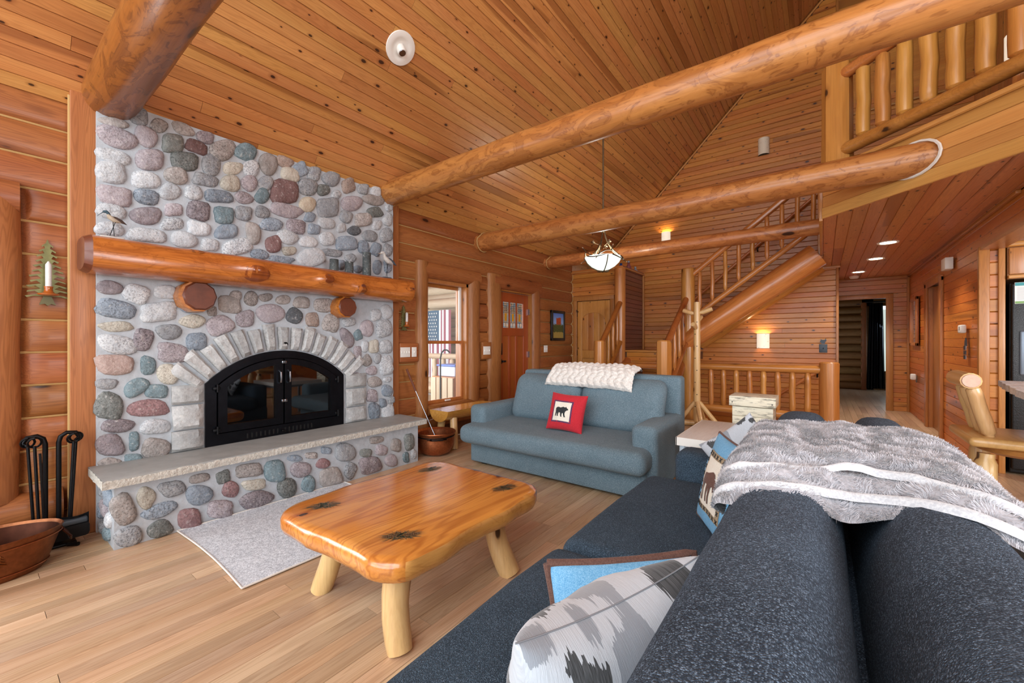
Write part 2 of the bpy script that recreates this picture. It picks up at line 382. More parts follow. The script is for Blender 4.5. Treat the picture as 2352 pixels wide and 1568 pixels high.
STONES_UP="0.611 2.758 0.075 0.010 -0.005 -0.032 A|0.740 2.855 0.044 -0.008 -0.018 -0.060 G|0.847 2.835 0.044 -0.008 -0.016 -0.050 A|0.989 2.870 0.064 -0.011 -0.014 -0.044 A|1.129 2.862 0.057 0.000 -0.011 -0.046 M|0.627 2.663 0.097 -0.010 -0.016 -0.065 P|0.776 2.728 0.053 -0.028 -0.029 -0.065 P|0.927 2.738 0.065 0.025 0.000 -0.071 K|1.072 2.765 0.066 -0.013 -0.017 -0.050 R|1.246 2.807 0.082 0.030 0.000 -0.081 A|1.412 2.852 0.075 -0.003 -0.021 -0.072 T|0.608 2.527 0.084 -0.007 -0.010 -0.047 W|0.797 2.572 0.079 0.019 -0.005 -0.076 P|0.999 2.631 0.086 0.002 -0.015 -0.072 K|1.168 2.662 0.057 -0.005 -0.024 -0.085 G|1.316 2.684 0.069 0.023 0.000 -0.051 Y|1.450 2.727 0.050 -0.030 -0.036 -0.060 W|1.587 2.811 0.070 0.051 0.029 -0.075 A|1.722 2.877 0.072 -0.002 -0.015 -0.048 O|1.866 2.859 0.053 0.037 0.022 -0.054 B|1.991 2.859 0.064 0.021 0.000 -0.065 G|1.771 2.781 0.076 -0.004 -0.020 -0.063 Y|0.597 2.416 0.072 0.006 -0.009 -0.074 W|0.773 2.418 0.078 0.010 -0.006 -0.059 W|0.947 2.505 0.070 0.010 -0.007 -0.062 A|1.129 2.529 0.080 0.005 -0.008 -0.050 G|1.300 2.556 0.067 -0.000 -0.014 -0.065 Y|1.438 2.601 0.057 0.029 0.011 -0.065 P|1.565 2.640 0.051 -0.004 -0.020 -0.066 G|1.723 2.613 0.115 0.033 0.000 -0.111 R|1.929 2.714 0.089 0.011 -0.014 -0.083 G|2.078 2.730 0.062 0.018 0.000 -0.057 K|2.161 2.866 0.085 0.005 -0.019 -0.073 G|2.343 2.852 0.073 0.034 0.014 -0.067 O|2.511 2.868 0.065 0.009 -0.010 -0.055 G|2.664 2.885 0.062 -0.002 -0.020 -0.054 W|0.615 2.261 0.083 0.003 -0.008 -0.068 P|0.779 2.299 0.063 -0.009 -0.012 -0.054 B|0.910 2.376 0.058 0.004 -0.009 -0.065 W|1.053 2.410 0.057 0.010 -0.004 -0.055 W|1.218 2.427 0.092 0.011 -0.006 -0.054 B|1.397 2.465 0.065 0.005 -0.007 -0.048 P|1.537 2.520 0.053 -0.006 -0.020 -0.065 T|1.928 2.551 0.063 -0.019 -0.035 -0.069 C|2.212 2.725 0.047 0.013 0.000 -0.044 W|2.127 2.575 0.108 0.028 0.000 -0.095 G|2.380 2.682 0.113 0.030 0.000 -0.076 P|2.637 2.787 0.123 0.019 -0.009 -0.059 A|0.597 2.150 0.070 -0.008 -0.010 -0.053 W|0.777 2.166 0.079 0.019 0.000 -0.063 M|0.931 2.247 0.054 0.008 -0.003 -0.049 P|1.086 2.279 0.071 0.018 0.000 -0.075 M|1.254 2.286 0.070 0.017 0.000 -0.067 T|1.395 2.336 0.059 0.015 0.000 -0.062 G|1.539 2.381 0.058 0.003 -0.008 -0.052 G|1.736 2.447 0.131 -0.003 -0.015 -0.060 P|1.949 2.437 0.053 0.013 0.000 -0.045 B|2.318 2.531 0.059 -0.017 -0.032 -0.060 G|2.655 2.660 0.099 0.025 0.000 -0.054 K|2.512 2.546 0.101 0.024 0.000 -0.071 A|2.815 2.618 0.058 0.014 0.000 -0.069 W|0.589 2.030 0.066 0.006 -0.003 -0.047 W|0.923 2.139 0.065 0.022 0.003 -0.045 W|1.086 2.142 0.073 -0.008 -0.012 -0.056 W|1.272 2.158 0.076 0.031 0.009 -0.057 B|1.467 2.187 0.052 0.029 0.027 -0.087 A|1.611 2.291 0.097 0.022 0.000 -0.052 B|1.824 2.323 0.083 -0.004 -0.016 -0.064 M|1.988 2.332 0.057 0.012 0.000 -0.050 B|2.111 2.416 0.078 -0.002 -0.015 -0.056 W|2.265 2.407 0.051 0.011 0.000 -0.047 W|2.409 2.408 0.073 0.004 -0.009 -0.047 D|2.677 2.529 0.059 0.013 0.000 -0.053 W|2.796 2.442 0.081 0.017 0.000 -0.075 G|0.781 2.027 0.104 0.002 -0.005 -0.051 W|0.994 2.038 0.080 0.002 -0.007 -0.059 W|1.158 2.029 0.056 -0.001 -0.007 -0.050 W|1.349 2.047 0.102 0.050 0.015 -0.061 W|1.516 2.014 0.066 -0.002 -0.007 -0.046 B|1.629 2.124 0.066 0.012 0.000 -0.073 R|1.748 2.210 0.077 -0.022 -0.025 -0.061 W|1.761 2.088 0.062 0.005 -0.003 -0.041 Y|1.933 2.202 0.089 0.009 -0.004 -0.051 W|2.116 2.266 0.075 0.015 0.000 -0.063 W|2.324 2.262 0.120 0.013 -0.007 -0.073 B|2.591 2.392 0.085 0.004 -0.011 -0.058 G|2.515 2.260 0.062 0.021 0.014 -0.068 B|2.664 2.263 0.061 -0.003 -0.022 -0.075 B|1.965 2.061 0.135 0.022 0.000 -0.084 W|2.169 2.141 0.104 0.009 -0.003 -0.038 G|2.367 2.119 0.056 0.009 0.000 -0.048 G|1.698 1.998 0.105 0.001 -0.004 -0.032 B|2.682 2.074 0.052 0.007 0.000 -0.074 B|2.815 2.282 0.058 0.010 0.000 -0.069 G|2.265 2.036 0.041 0.006 0.000 -0.047 B|2.451 2.021 0.056 0.008 0.000 -0.034 B|2.819 2.110 0.055 0.008 0.000 -0.075 B|2.834 2.754 0.047 0.012 0.000 -0.039 W"
STONES_LOW="0.589 1.634 0.059 -0.001 -0.003 -0.047 M|0.724 1.603 0.066 -0.026 -0.018 -0.066 W|0.885 1.632 0.065 0.002 -0.002 -0.051 W|0.620 1.491 0.100 -0.023 -0.009 -0.060 B|0.847 1.485 0.101 0.017 0.005 -0.070 W|1.012 1.516 0.040 -0.006 -0.004 -0.026 B|1.174 1.507 0.031 0.002 0.000 -0.037 A|1.294 1.570 0.081 -0.011 -0.010 -0.066 A|1.336 1.644 0.046 0.004 0.000 -0.041 A|1.451 1.631 0.053 0.004 0.000 -0.059 A|1.565 1.652 0.053 0.005 0.000 -0.034 A|1.709 1.642 0.058 0.005 0.000 -0.040 A|1.873 1.630 0.071 0.005 0.000 -0.054 A|2.083 1.621 0.097 -0.001 -0.006 -0.064 A|0.622 1.372 0.087 0.003 0.000 -0.034 Y|1.048 1.425 0.075 0.011 0.004 -0.050 Y|1.227 1.398 0.083 0.023 0.014 -0.076 P|1.407 1.460 0.067 0.003 0.000 -0.065 P|1.605 1.515 0.108 0.006 0.000 -0.081 P|1.808 1.504 0.065 -0.008 -0.012 -0.070 D|1.973 1.476 0.057 0.012 0.012 -0.068 O|2.156 1.449 0.079 -0.010 -0.016 -0.087 A|2.349 1.468 0.078 0.003 0.000 -0.043 W|2.661 1.557 0.065 0.003 0.000 -0.061 W|2.797 1.596 0.074 0.004 0.000 -0.082 W|2.767 1.413 0.100 0.003 0.000 -0.094 W|2.554 1.408 0.072 0.002 0.000 -0.086 P|0.760 1.284 0.052 -0.012 -0.010 -0.075 M|0.905 1.342 0.074 -0.007 -0.004 -0.054 G|0.630 1.249 0.091 -0.027 -0.009 -0.060 W|0.928 1.186 0.094 -0.019 -0.007 -0.066 P|1.073 1.270 0.062 0.000 0.000 -0.069 B|2.327 1.304 0.058 0.025 0.045 -0.089 M|2.451 1.335 0.043 0.011 0.016 -0.052 T|2.637 1.216 0.060 -0.001 0.000 -0.071 Y|2.784 1.210 0.078 -0.001 0.000 -0.077 W|2.531 1.217 0.044 -0.000 0.000 -0.057 W|2.445 1.158 0.045 -0.001 0.000 -0.064 P|2.554 1.069 0.053 -0.002 0.000 -0.062 A|2.685 1.085 0.046 -0.002 0.000 -0.055 G|0.615 1.114 0.101 -0.017 -0.004 -0.066 S|0.786 1.099 0.041 -0.002 0.000 -0.065 T|0.898 1.030 0.059 -0.004 0.000 -0.072 Y|0.574 0.985 0.053 -0.004 0.000 -0.034 G|0.724 0.948 0.059 0.040 0.020 -0.047 T|0.835 0.910 0.062 -0.013 -0.003 -0.050 T|2.797 1.006 0.086 -0.004 0.000 -0.103 W|2.613 0.959 0.069 -0.004 0.000 -0.046 P|0.586 0.833 0.065 -0.008 0.000 -0.092 K|0.791 0.793 0.113 -0.015 0.000 -0.056 Q|2.649 0.836 0.082 -0.006 0.000 -0.059 A|2.807 0.727 0.069 -0.007 0.000 -0.060 B|2.618 0.689 0.064 -0.007 0.000 -0.066 P|2.863 0.619 0.042 -0.005 0.000 -0.043 G|2.754 0.597 0.042 -0.005 0.000 -0.051 B|2.644 0.523 0.070 -0.009 0.000 -0.088 B|2.818 0.489 0.079 -0.011 0.000 -0.082 W|0.629 0.695 0.081 -0.004 0.003 -0.045 M|0.828 0.655 0.080 -0.004 0.004 -0.054 W|0.592 0.569 0.066 -0.013 0.000 -0.071 M|0.712 0.572 0.028 -0.005 0.000 -0.065 T|0.830 0.500 0.076 -0.016 0.000 -0.074 A|0.708 0.455 0.047 -0.011 0.000 -0.030 T|0.586 0.452 0.055 -0.002 0.003 -0.032 A|2.810 0.849 0.051 -0.004 0.000 -0.030 W|2.440 0.912 0.031 -0.002 0.000 -0.040 P"
STONES_HEARTH="0.587 0.237 0.056 -0.012 0.006 -0.097 A|0.693 0.277 0.044 -0.013 0.000 -0.067 Y|0.826 0.297 0.066 -0.004 0.007 -0.053 G|0.973 0.212 0.073 -0.022 0.000 -0.064 B|0.762 0.174 0.090 0.008 0.010 -0.042 B|0.611 0.061 0.059 0.007 0.015 -0.060 G|0.763 0.054 0.062 -0.008 0.007 -0.052 K|0.920 0.063 0.060 -0.014 0.005 -0.076 Q|1.099 0.071 0.079 -0.026 0.000 -0.064 P|1.162 0.196 0.049 -0.014 0.000 -0.057 Q|1.319 0.186 0.079 -0.010 0.005 -0.042 Y|1.334 0.069 0.118 -0.004 0.013 -0.061 M|1.116 0.298 0.041 0.007 0.012 -0.043 K|1.284 0.303 0.087 -0.001 0.009 -0.051 A|1.466 0.252 0.072 -0.018 0.000 -0.086 T|1.558 0.094 0.075 -0.021 0.000 -0.075 K|1.666 0.215 0.078 -0.005 0.010 -0.063 P|1.730 0.077 0.051 -0.023 -0.012 -0.066 T|1.856 0.219 0.061 -0.004 0.007 -0.041 Q|1.927 0.086 0.097 -0.001 0.022 -0.085 A|2.065 0.271 0.100 -0.022 0.000 -0.075 G|2.112 0.096 0.055 -0.023 -0.014 -0.071 G|2.272 0.221 0.062 -0.013 0.000 -0.040 K|2.321 0.094 0.116 -0.010 0.015 -0.080 M|2.443 0.212 0.069 -0.014 0.000 -0.049 P|2.557 0.082 0.074 -0.017 0.000 -0.058 P|2.615 0.225 0.064 -0.013 0.000 -0.063 A|2.781 0.226 0.061 -0.012 0.000 -0.089 K|2.741 0.074 0.040 -0.009 0.000 -0.052 T|2.837 0.089 0.036 -0.008 0.000 -0.053 W|1.885 0.326 0.046 -0.010 0.000 -0.030 B|1.754 0.311 0.053 -0.012 0.000 -0.026 A|1.618 0.319 0.056 -0.013 0.000 -0.025 B|0.975 0.326 0.061 -0.000 0.005 -0.030 A|2.389 0.321 0.077 -0.005 0.005 -0.034 A"
# ================================================================ SETTING
XW, YW, EAVE = -3.95, 8.265, 2.82           # log wall face, gable wall, eave height; roof pitch 45 degrees
RIDGE_X = .62
def roof(x): return EAVE + (x - XW)

# ---- floor: oak strips along Y
floor = struct('floor', 'oak strip floor in natural finish')
sub = MB().box(-4.05, 4.6, -3.1, 7.24, -.16, -.03).box(.19, 4.6, 7.24, 15, -.16, -.03)
obj('subfloor', sub, M['endgrain'], floor, False)
FW = .085; rest = MB()
rng = random.Random(3)
nrow = int((4.6 + 3.95) / FW)
for i in range(nrow):
    x = XW + (i + .5) * FW
    y = -3.0 - rng.random() * 1.2; ymax = 7.24 if x < .17 else 14.6
    while y < ymax:
        L = rng.uniform(.7, 2.3); y0, y1 = max(y, -3.0), min(y + L, ymax)
        if y1 - y0 > .05:
            near = (x < -.75 and y1 > .1 and y0 < 3.3) or (x < .2 and x > -1.9 and y1 > 5.6) or (.1 < x < 1.25 and y1 > 6.2 and y0 < 10)
            if near: plank(floor, M['oak'], (x, y0, 0), Y_, Z_, y1 - y0, FW, .02, .0012, 'floor_board')
            else: rest.box(x - FW/2 + .0006, x + FW/2 - .0006, y0 + .001, y1 - .001, -.02, 0)
        y += L
obj('floor_boards', rest, M['oak'], floor, False, kind='stuff')

# ---- vaulted ceiling, boards along Y
ceil = struct('ceiling', 'knotty pine tongue and groove vaulted ceiling')
CW = .086; s2 = math.sqrt(.5); nC = Vector((s2, 0, -s2)); rest = MB()
slope_len = (RIDGE_X - XW) / s2
rng = random.Random(11)
for i in range(int(slope_len / CW) + 1):
    d = (i + .5) * CW; x = XW - .0 + d * s2; z = roof(x)
    y = -3.0 - rng.random() * 2.2
    while y < YW:
        L = rng.uniform(2.2, 4.2); y0, y1 = max(y, -3.0), min(y + L, YW)
        if y1 - y0 > .05:
            if y1 > .2 and not (x > -.9 and y1 < 3): plank(ceil, M['ceil'], (x, y0, z), Y_, nC, y1 - y0, CW, .018, .004, 'ceiling_board')
            else:
                a, b = (x - CW/2*s2, z - CW/2*s2), (x + CW/2*s2, z + CW/2*s2)
                rest.add([(a[0], y0, a[1]), (b[0], y0, b[1]), (b[0], y1, b[1]), (a[0], y1, a[1])], [(0, 1, 2, 3)])
        y += L
obj('ceiling_boards', rest, M['ceil'], ceil, False, kind='stuff')
deck = MB()
def slab3(a, b, y0, y1, t):
    return [(a[0], y0, a[1]), (b[0], y0, b[1]), (b[0], y1, b[1]), (a[0], y1, a[1]), (a[0], y0, a[1]+t), (b[0], y0, b[1]+t), (b[0], y1, b[1]+t), (a[0], y1, a[1]+t)], [(0, 1, 2, 3), (7, 6, 5, 4), (0, 4, 5, 1), (1, 5, 6, 2), (2, 6, 7, 3), (3, 7, 4, 0)]
deck.add(*slab3((XW - .3, roof(XW - .3) + .03), (RIDGE_X, roof(RIDGE_X) + .03), -3.0, YW + .1, .1))
deck.add(*slab3((RIDGE_X, roof(RIDGE_X) + .03), (4.7, roof(RIDGE_X) + .03 - (4.7 - RIDGE_X)), -3.0, 10.4, .1))
obj('roof_deck', deck, M['ceil'], ceil, False)
# pine cove strip where gable meets ceiling
tr = struct('trim_1', 'thin pine strip along the rake of the gable wall')
mb = MB().tube([(XW + .05, YW - .02, roof(XW) + .01), (.19, YW - .02, roof(.15) + .0)], .017, 6)
obj('rake_strip', mb, M['trimX'], tr)

# ---- gable wall (far end), planks along X
gw = struct('wall_back', 'knotty pine plank gable wall behind the stairs')
PW = .083
obj('backing', MB().box(XW - .1, .185, YW + .02, YW + .12, -1.3, 7.0), M['endgrain'], gw, False)
z = -.75; rng = random.Random(5)
while z < 6.85:
    x0 = max(-2.92 if z < 2.62 else XW, z + PW - EAVE + XW + .0); x1 = .185
    if x0 < x1 - .05:
        cut = rng.uniform(.2, .8) if rng.random() < .35 and x1 - x0 > 2 else None
        segs = [(x0, x1)] if cut is None else [(x0, x0 + (x1-x0)*cut), (x0 + (x1-x0)*cut, x1)]
        for a, b in segs: plank(gw, M['wallX'], (a, YW, z + PW/2), X_, (0, -1, 0), b - a, PW, .018, .006)
    z += PW
tr = struct('trim_2', 'pine corner trim at the right end of the gable wall')
obj('corner_board', MB().rbox(.165, .20, YW - .025, YW + .02, -.75, 2.47, .004).rbox(.165, .2, YW - .025, YW + .02, 2.92, 6.95, .004), M['trimZ'], tr)
tr = struct('trim_3', 'pine cap strip under the loft ceiling')
obj('cap_strip', MB().rbox(-.35, .22, YW - .03, YW, 2.43, 2.468, .006), M['trimX'], tr)

# ---- closet box in the corner (front at Y 7.2, side at X -2.9)
cw = struct('wall_closet', 'pine plank closet box beside the stair landing')
z = 0.0
while z < 2.60:
    if z < 2.05:
        plank(cw, M['wallX'], (XW, 7.2, z + PW/2), X_, (0, -1, 0), .10, PW)
        plank(cw, M['wallX'], (-3.10, 7.2, z + PW/2), X_, (0, -1, 0), .2, PW)
    else: plank(cw, M['wallX'], (XW, 7.2, z + PW/2), X_, (0, -1, 0), 1.05, PW)
    if z > 1.05: plank(cw, M['reddish'], (-2.9, 7.2, z + PW/2), Y_, (1, 0, 0), 1.06, PW)
    z += PW
obj('closet_core', MB().box(XW, -2.92, 7.30, YW + .01, 0, 2.58), M['endgrain'], cw, False)
obj('closet_top', MB().rbox(XW, -2.87, 7.17, YW, 2.595, 2.625, .006), M['trimX'], cw)
obj('corner_strip', MB().rbox(-2.93, -2.90 + .03, YW - .05, YW - .01, 1.1, 2.6, .006), M['trimZ'], cw)
# closet door
cd = struct('door_2', 'knotty pine closet door with arched raised panel')
obj('door_leaf', MB().box(-3.82, -3.15, 7.212, 7.25, 0, 2.04), M['wallZ'], cd, False)
st = MB().rbox(-3.82, -3.72, 7.186, 7.22, 0, 2.04, .006).rbox(-3.25, -3.15, 7.186, 7.22, 0, 2.04, .006).rbox(-3.72, -3.25, 7.186, 7.22, 0, .2, .006).rbox(-3.72, -3.25, 7.186, 7.22, .95, 1.1, .006)
arch = [(-3.72, 2.04), (-3.72, 1.68)] + [(-3.485 - .235*math.cos(R(a)), 1.68 + .14*math.sin(R(a))) for a in range(15, 180, 15)] + [(-3.25, 1.68), (-3.25, 2.04)]
st.prism(arch, lambda u, v, d: (u, d, v), 7.186, 7.22)
obj('stile_frame', st, M['wallZ'], cd)
for k in range(4): obj('panel_board', MB().rbox(-3.715 + k*.116, -3.602 + k*.116, 7.205, 7.225, 1.1, 1.9, .008), M['wallZ'], cd)
obj('door_casing', MB().rbox(-3.91, -3.83, 7.17, 7.2, 0, 2.13, .008).rbox(-3.14, -3.06, 7.17, 7.2, 0, 2.13, .008).rbox(-3.91, -3.06, 7.165, 7.2, 2.05, 2.13, .008), M['trimZ'], cd)
obj('hinge', MB().box(-3.835, -3.815, 7.185, 7.2, 1.0, 1.1).box(-3.835, -3.815, 7.185, 7.2, 1.75, 1.85), M['iron'], cd, False)
obj('hook', MB().tube([(-3.80, 7.19, 1.85), (-3.80, 7.13, 1.84), (-3.80, 7.12, 1.88)], .008, 6), M['iron'], cd)

# ---- log wall (left): half-logs along Y
lw = struct('wall_left', 'varnished half log wall')
LH = .2055
def halflog(z0, y0, y1, h=LH, cut0=0.0, cut1=0.0, seed=0, xw=XW, bul=.052, mat='logY', nm='log', par=None):
    mb = MB(); n = 8; k = max(2, int((y1 - y0) / .25)); vs = []; fs = []
    for i in range(k + 1):
        t = i / k
        for j in range(n + 1):
            a = math.pi * j / n; b = math.sin(a) ** .42
            y = y0 + (y1 - y0) * t + (cut0 * b * (1 - t) - cut1 * b * t)
            w = mnoise.noise(Vector((y * 1.7, seed * 3.3, a))) * .006 * b
            vs.append((xw - .045 + bul * b + w, y, z0 + h * (.5 - .5 * math.cos(a))))
    m = n + 1
    for i in range(k):
        for j in range(n): fs.append((i*m + j, i*m + j + 1, (i+1)*m + j + 1, (i+1)*m + j))
    fs.append(tuple(range(m))); fs.append(tuple(k*m + j for j in range(m)))
    mb.add(vs, fs)
    return obj(nm, mb, M[mat], par or lw, True, 50)
obj('backing', MB().box(XW - .2, XW - .05, .0, .5, 0, EAVE).box(XW - .2, XW - .05, .5, 3.4, 0, EAVE).box(XW - .2, XW - .05, 4.26, 4.96, 0, EAVE).box(XW - .2, XW - .05, 5.80, 7.3, 0, EAVE)
    .box(XW - .2, XW - .05, 3.4, 4.26, 0, .46).box(XW - .2, XW - .05, 3.4, 4.26, 2.07, EAVE).box(XW - .2, XW - .05, 4.96, 5.8, 2.07, EAVE).box(XW - .2, XW - .05, -3, 0, 2.3, EAVE).box(XW - .2, XW - .05, -3, 0, 0, .25).box(XW - .2, XW - .05, -3, -1.4, .25, 2.3), M['endgrain'], lw, False)
chk = MB()
for k in range(-1, 13):
    z0 = 2.64 - LH * k
    if z0 < -.25: break
    zz = max(z0, -.02); s = k + 5
    if z0 > 2.15:
        halflog(zz, -3.0, .41, min(LH, EAVE + .02 - zz), seed=s)
        halflog(zz, 2.90, 7.2, min(LH, EAVE + .02 - zz), seed=s + 20); chk.tube([(XW - .02, 2.9, zz), (XW - .02, 7.2, zz)], .008, 5).tube([(XW - .02, -3, zz), (XW - .02, .41, zz)], .008, 5)
    else:
        halflog(zz, .20, .41, cut0=.055, seed=s + 40); halflog(zz, 3.0, 3.31, seed=s + 60)
        chk.tube([(XW - .02, .2, zz), (XW - .02, .41, zz)], .008, 5).tube([(XW - .02, 3.0, zz), (XW - .02, 3.3, zz)], .006, 5).tube([(XW - .02, 6.0, zz), (XW - .02, 7.2, zz)], .004, 5)
        halflog(zz, 4.44, 4.66, cut0=.03, seed=s + 80); halflog(zz, 6.02, 7.2, cut0=.05, seed=s + 100)
        if z0 < .45 - LH + .02: halflog(zz, 3.31, 4.66, seed=s + 120)
        if z0 < .28 - LH + .05: halflog(zz, -3.0, .20, seed=s + 140)
obj('chinking', chk, M['chink'], lw, kind='stuff')
chk = MB()     # scribed bead where the log ends meet the closet front
pts = []
for k in range(12, -2, -1):
    z0 = 2.64 - LH * k
    for j in range(9):
        a = math.pi * j / 8; pts.append((XW - .04 + .068 * math.sin(a) ** .6, 7.19, z0 + LH * (.5 - .5 * math.cos(a))))
chk.tube([p for p in pts if 0 < p[2] < 2.6], .007, 5)
obj('scribe_bead', chk, M['chink'], lw)
# posts and boards either side of the chimney
tr = struct('trim_4', 'square pine post at the left edge of the chimney')
obj('post_board', MB().rbox(-4.0, -3.875, .405, .535, 0, 2.92, .008), M['logZ'], tr)
obj('bead', MB().tube([(-3.885, .405, 0), (-3.885, .405, 2.86)], .008, 6), M['chink'], tr)
tr = struct('trim_5', 'pine board at the right edge of the chimney')
obj('post_board', MB().rbox(-4.0, -3.90, 2.885, 3.01, 0, 2.83, .006), M['logZ'], tr)

# ---- casings made of half-round logs
def casing(par, y0, y1, z0, z1, seed, nm='casing_log', x=XW - .02, wob=.10, dep=.085):
    r = (y1 - y0) / 2
    mb = MB(); n = 10; k = 14; vs = []; fs = []
    for i in range(k + 1):
        z = z0 + (z1 - z0) * i / k
        for j in range(n + 1):
            a = math.pi * j / n
            w = 1 + mnoise.noise(Vector((z * 2.1 + seed, math.cos(a), seed * 1.7))) * wob
            vs.append((x + dep * math.sin(a) ** .7 * w, (y0 + y1) / 2 - r * math.cos(a) * w, z))
    m = n + 1
    for i in range(k):
        for j in range(n): fs.append((i*m + j, i*m + j + 1, (i+1)*m + j + 1, (i+1)*m + j))
    fs.append(tuple(range(m))); fs.append(tuple(k*m + j for j in range(m)))
    return obj(nm, mb.add(vs, fs), M['logZ'], par, True, 50)
def header(par, y0, y1, z0, z1, seed, nm='header_log', dep=.085, x=XW - .02):
    mb = MB(); n = 10; k = 12; vs = []; fs = []; r = (z1 - z0) / 2
    for i in range(k + 1):
        for j in range(n + 1):
            a = math.pi * j / n; b = math.sin(a) ** .7
            ins = .10 * (1 - (j / n)) * 0
            t = i / k; y = y0 + (y1 - y0) * t
            vs.append((x + dep * b * (1 + mnoise.noise(Vector((y * 2, seed, a))) * .1), y, (z0 + z1) / 2 - r * math.cos(a)))
    m = n + 1
    for i in range(k):
        for j in range(n): fs.append((i*m + j, i*m + j + 1, (i+1)*m + j + 1, (i+1)*m + j))
    fs.append(tuple(range(m))); fs.append(tuple(k*m + j for j in range(m)))
    return obj(nm, mb.add(vs, fs), M['logY'], par, True, 50)

# window between chimney and front door
w1 = struct('window_1', 'double hung window in log casing looking on the porch')
casing(w1, 3.29, 3.48, .0, 2.26, 1); casing(w1, 4.22, 4.45, .40, 2.12, 2); header(w1, 3.40, 4.44, 2.06, 2.27, 3); header(w1, 3.46, 4.5, .33, .47, 4, 'sill_log')
jm = MB().box(-4.16, -3.95, 3.40, 3.47, .44, 2.07).box(-4.16, -3.95, 4.19, 4.26, .44, 2.07).box(-4.16, -3.95, 3.4, 4.26, 2.02, 2.08).box(-4.16, -3.95, 3.4, 4.26, .42, .47)
obj('jamb', jm, M['trimZ'], w1, False)
def sash(x, z0, z1, y0=3.47, y1=4.19, b=.04):
    o = obj('sash', MB().rbox(x - .02, x + .02, y0, y0 + b, z0, z1, .005).rbox(x - .02, x + .02, y1 - b, y1, z0, z1, .005).rbox(x - .019, x + .019, y0, y1, z1 - b, z1, .005).rbox(x - .019, x + .019, y0, y1, z0, z0 + b, .005), M['trimZ'], w1)
    obj('pane', MB().box(x - .004, x + .004, y0 + b, y1 - b, z0 + b, z1 - b), M['winglass'], o, False)
sash(-4.09, 1.24, 2.02); sash(-4.03, .47, 1.28)
obj('sash_track', MB().box(-4.07, -4.05, 4.15, 4.192, 1.28, 2.02), M['white'], w1, False)
obj('sash_lift', MB().rbox(-4.01, -3.99, 3.83, 3.93, .48, .50, .005), M['white'], w1)
# big window at the left edge of the room: only its casing shows
w2 = struct('window_2', 'large window whose right log casing shows left of the chimney')
casing(w2, -.09, .205, .30, 2.16, 5, dep=.10); header(w2, -1.5, .2, 2.05, 2.25, 6, dep=.10); header(w2, -1.6, .38, .12, .33, 7, 'sill_log', dep=.10)
obj('sash', MB().rbox(-4.12, -4.06, -1.4, -1.32, .3, 2.2, .01).rbox(-4.12, -4.06, -.2, 0, .3, 2.2, .01).rbox(-4.12, -4.06, -1.4, 0, 1.2, 1.26, .01), M['trimZ'], w2)
# front door
d1 = struct('door_1', 'craftsman fir front door with three leaded lights')
casing(d1, 4.64, 4.95, .0, 2.28, 8, wob=.16); casing(d1, 5.80, 6.03, .0, 2.16, 9, dep=.075); header(d1, 4.75, 6.02, 2.07, 2.30, 10)
dx = -4.02
obj('jamb', MB().box(-4.16, -3.95, 4.93, 4.965, 0, 2.08).box(-4.16, -3.95, 5.79, 5.825, 0, 2.08).box(-4.16, -3.95, 4.93, 5.82, 2.055, 2.09), M['trimZ'], d1, False)
lf = MB().rbox(dx - .04, dx, 4.965, 5.10, 0, 2.05, .004).rbox(dx - .04, dx, 5.66, 5.79, 0, 2.05, .004)
lf.rbox(dx - .04, dx - .001, 5.09, 5.67, 1.90, 2.05, .004).rbox(dx - .04, dx - .001, 5.09, 5.67, 1.36, 1.49, .004).rbox(dx - .04, dx - .001, 5.09, 5.67, 0, .22, .004)
for k in range(3):
    if k < 2:
        yy = 5.10 + .187 * (k + 1) - .015
        lf.rbox(dx - .04, dx - .002, yy - .022, yy + .028, .2, 1.38, .004).rbox(dx - .04, dx - .002, yy - .012, yy + .022, 1.48, 1.91, .004)
leaf = obj('door_leaf', lf, M['door'], d1)
obj('recessed_panel', MB().box(dx - .035, dx - .02, 5.08, 5.68, .2, 1.4), M['door'], d1, False)
def leaded(name):
    m, nt, P = newmat(name); q = NT(nt); geo = q.n('ShaderNodeNewGeometry')
    c = q.mix(q.mr(q.noise(geo.outputs['Position'], 16, 2), .4, .6), lin('#c9a988'), lin('#93a4ad'))
    q.l(c, P.inputs['Base Color']); P.inputs['Roughness'].default_value = .15
    q.l(c, P.inputs['Emission Color']); P.inputs['Emission Strength'].default_value = .22  # glow put into the panes in place of daylight through them
    return m
M['leaded'] = leaded('leaded_glass'); M['amber'] = plain('amber_glass', '#c88a22', .1, emit='#c88a22', estr=.3)  # amber pieces glow likewise for the daylight behind the door
for k in range(3):
    y0 = 5.10 + .187 * k + .008; y1 = y0 + .165
    g = obj('leaded_light', MB().box(dx - .03, dx - .02, y0, y1, 1.49, 1.90), M['leaded'], d1, False)
    obj('amber_piece', MB().box(dx - .021, dx - .017, y0 + .06, y0 + .078, 1.60, 1.72).box(dx - .021, dx - .017, y0 + .085, y0 + .103, 1.60, 1.72), M['amber'], g, False)
    cm = MB()
    for f_ in (.012, .038, .058, .0825, .107, .127, .153): cm.box(dx - .021, dx - .016, y0 + f_ - .002, y0 + f_ + .002, 1.5 if f_ in (.012, .0825, .153) else 1.57, 1.89)
    for z_ in (1.505, 1.57, 1.735, 1.76, 1.785, 1.81, 1.84, 1.875): cm.box(dx - .021, dx - .016, y0 + .01, y1 - .01, z_ - .002, z_ + .002)
    for z_ in (1.77, 1.80, 1.83): cm.box(dx - .0212, dx - .0155, y0 + .055, y0 + .066, z_ - .006, z_ + .006).box(dx - .0212, dx - .0155, y0 + .099, y0 + .11, z_ - .006, z_ + .006)
    obj('lead_came', cm, M['iron'], g, False)
obj('keypad_lock', MB().rbox(dx - .001, dx + .025, 5.0, 5.06, 1.06, 1.25, .015), M['black'], d1)
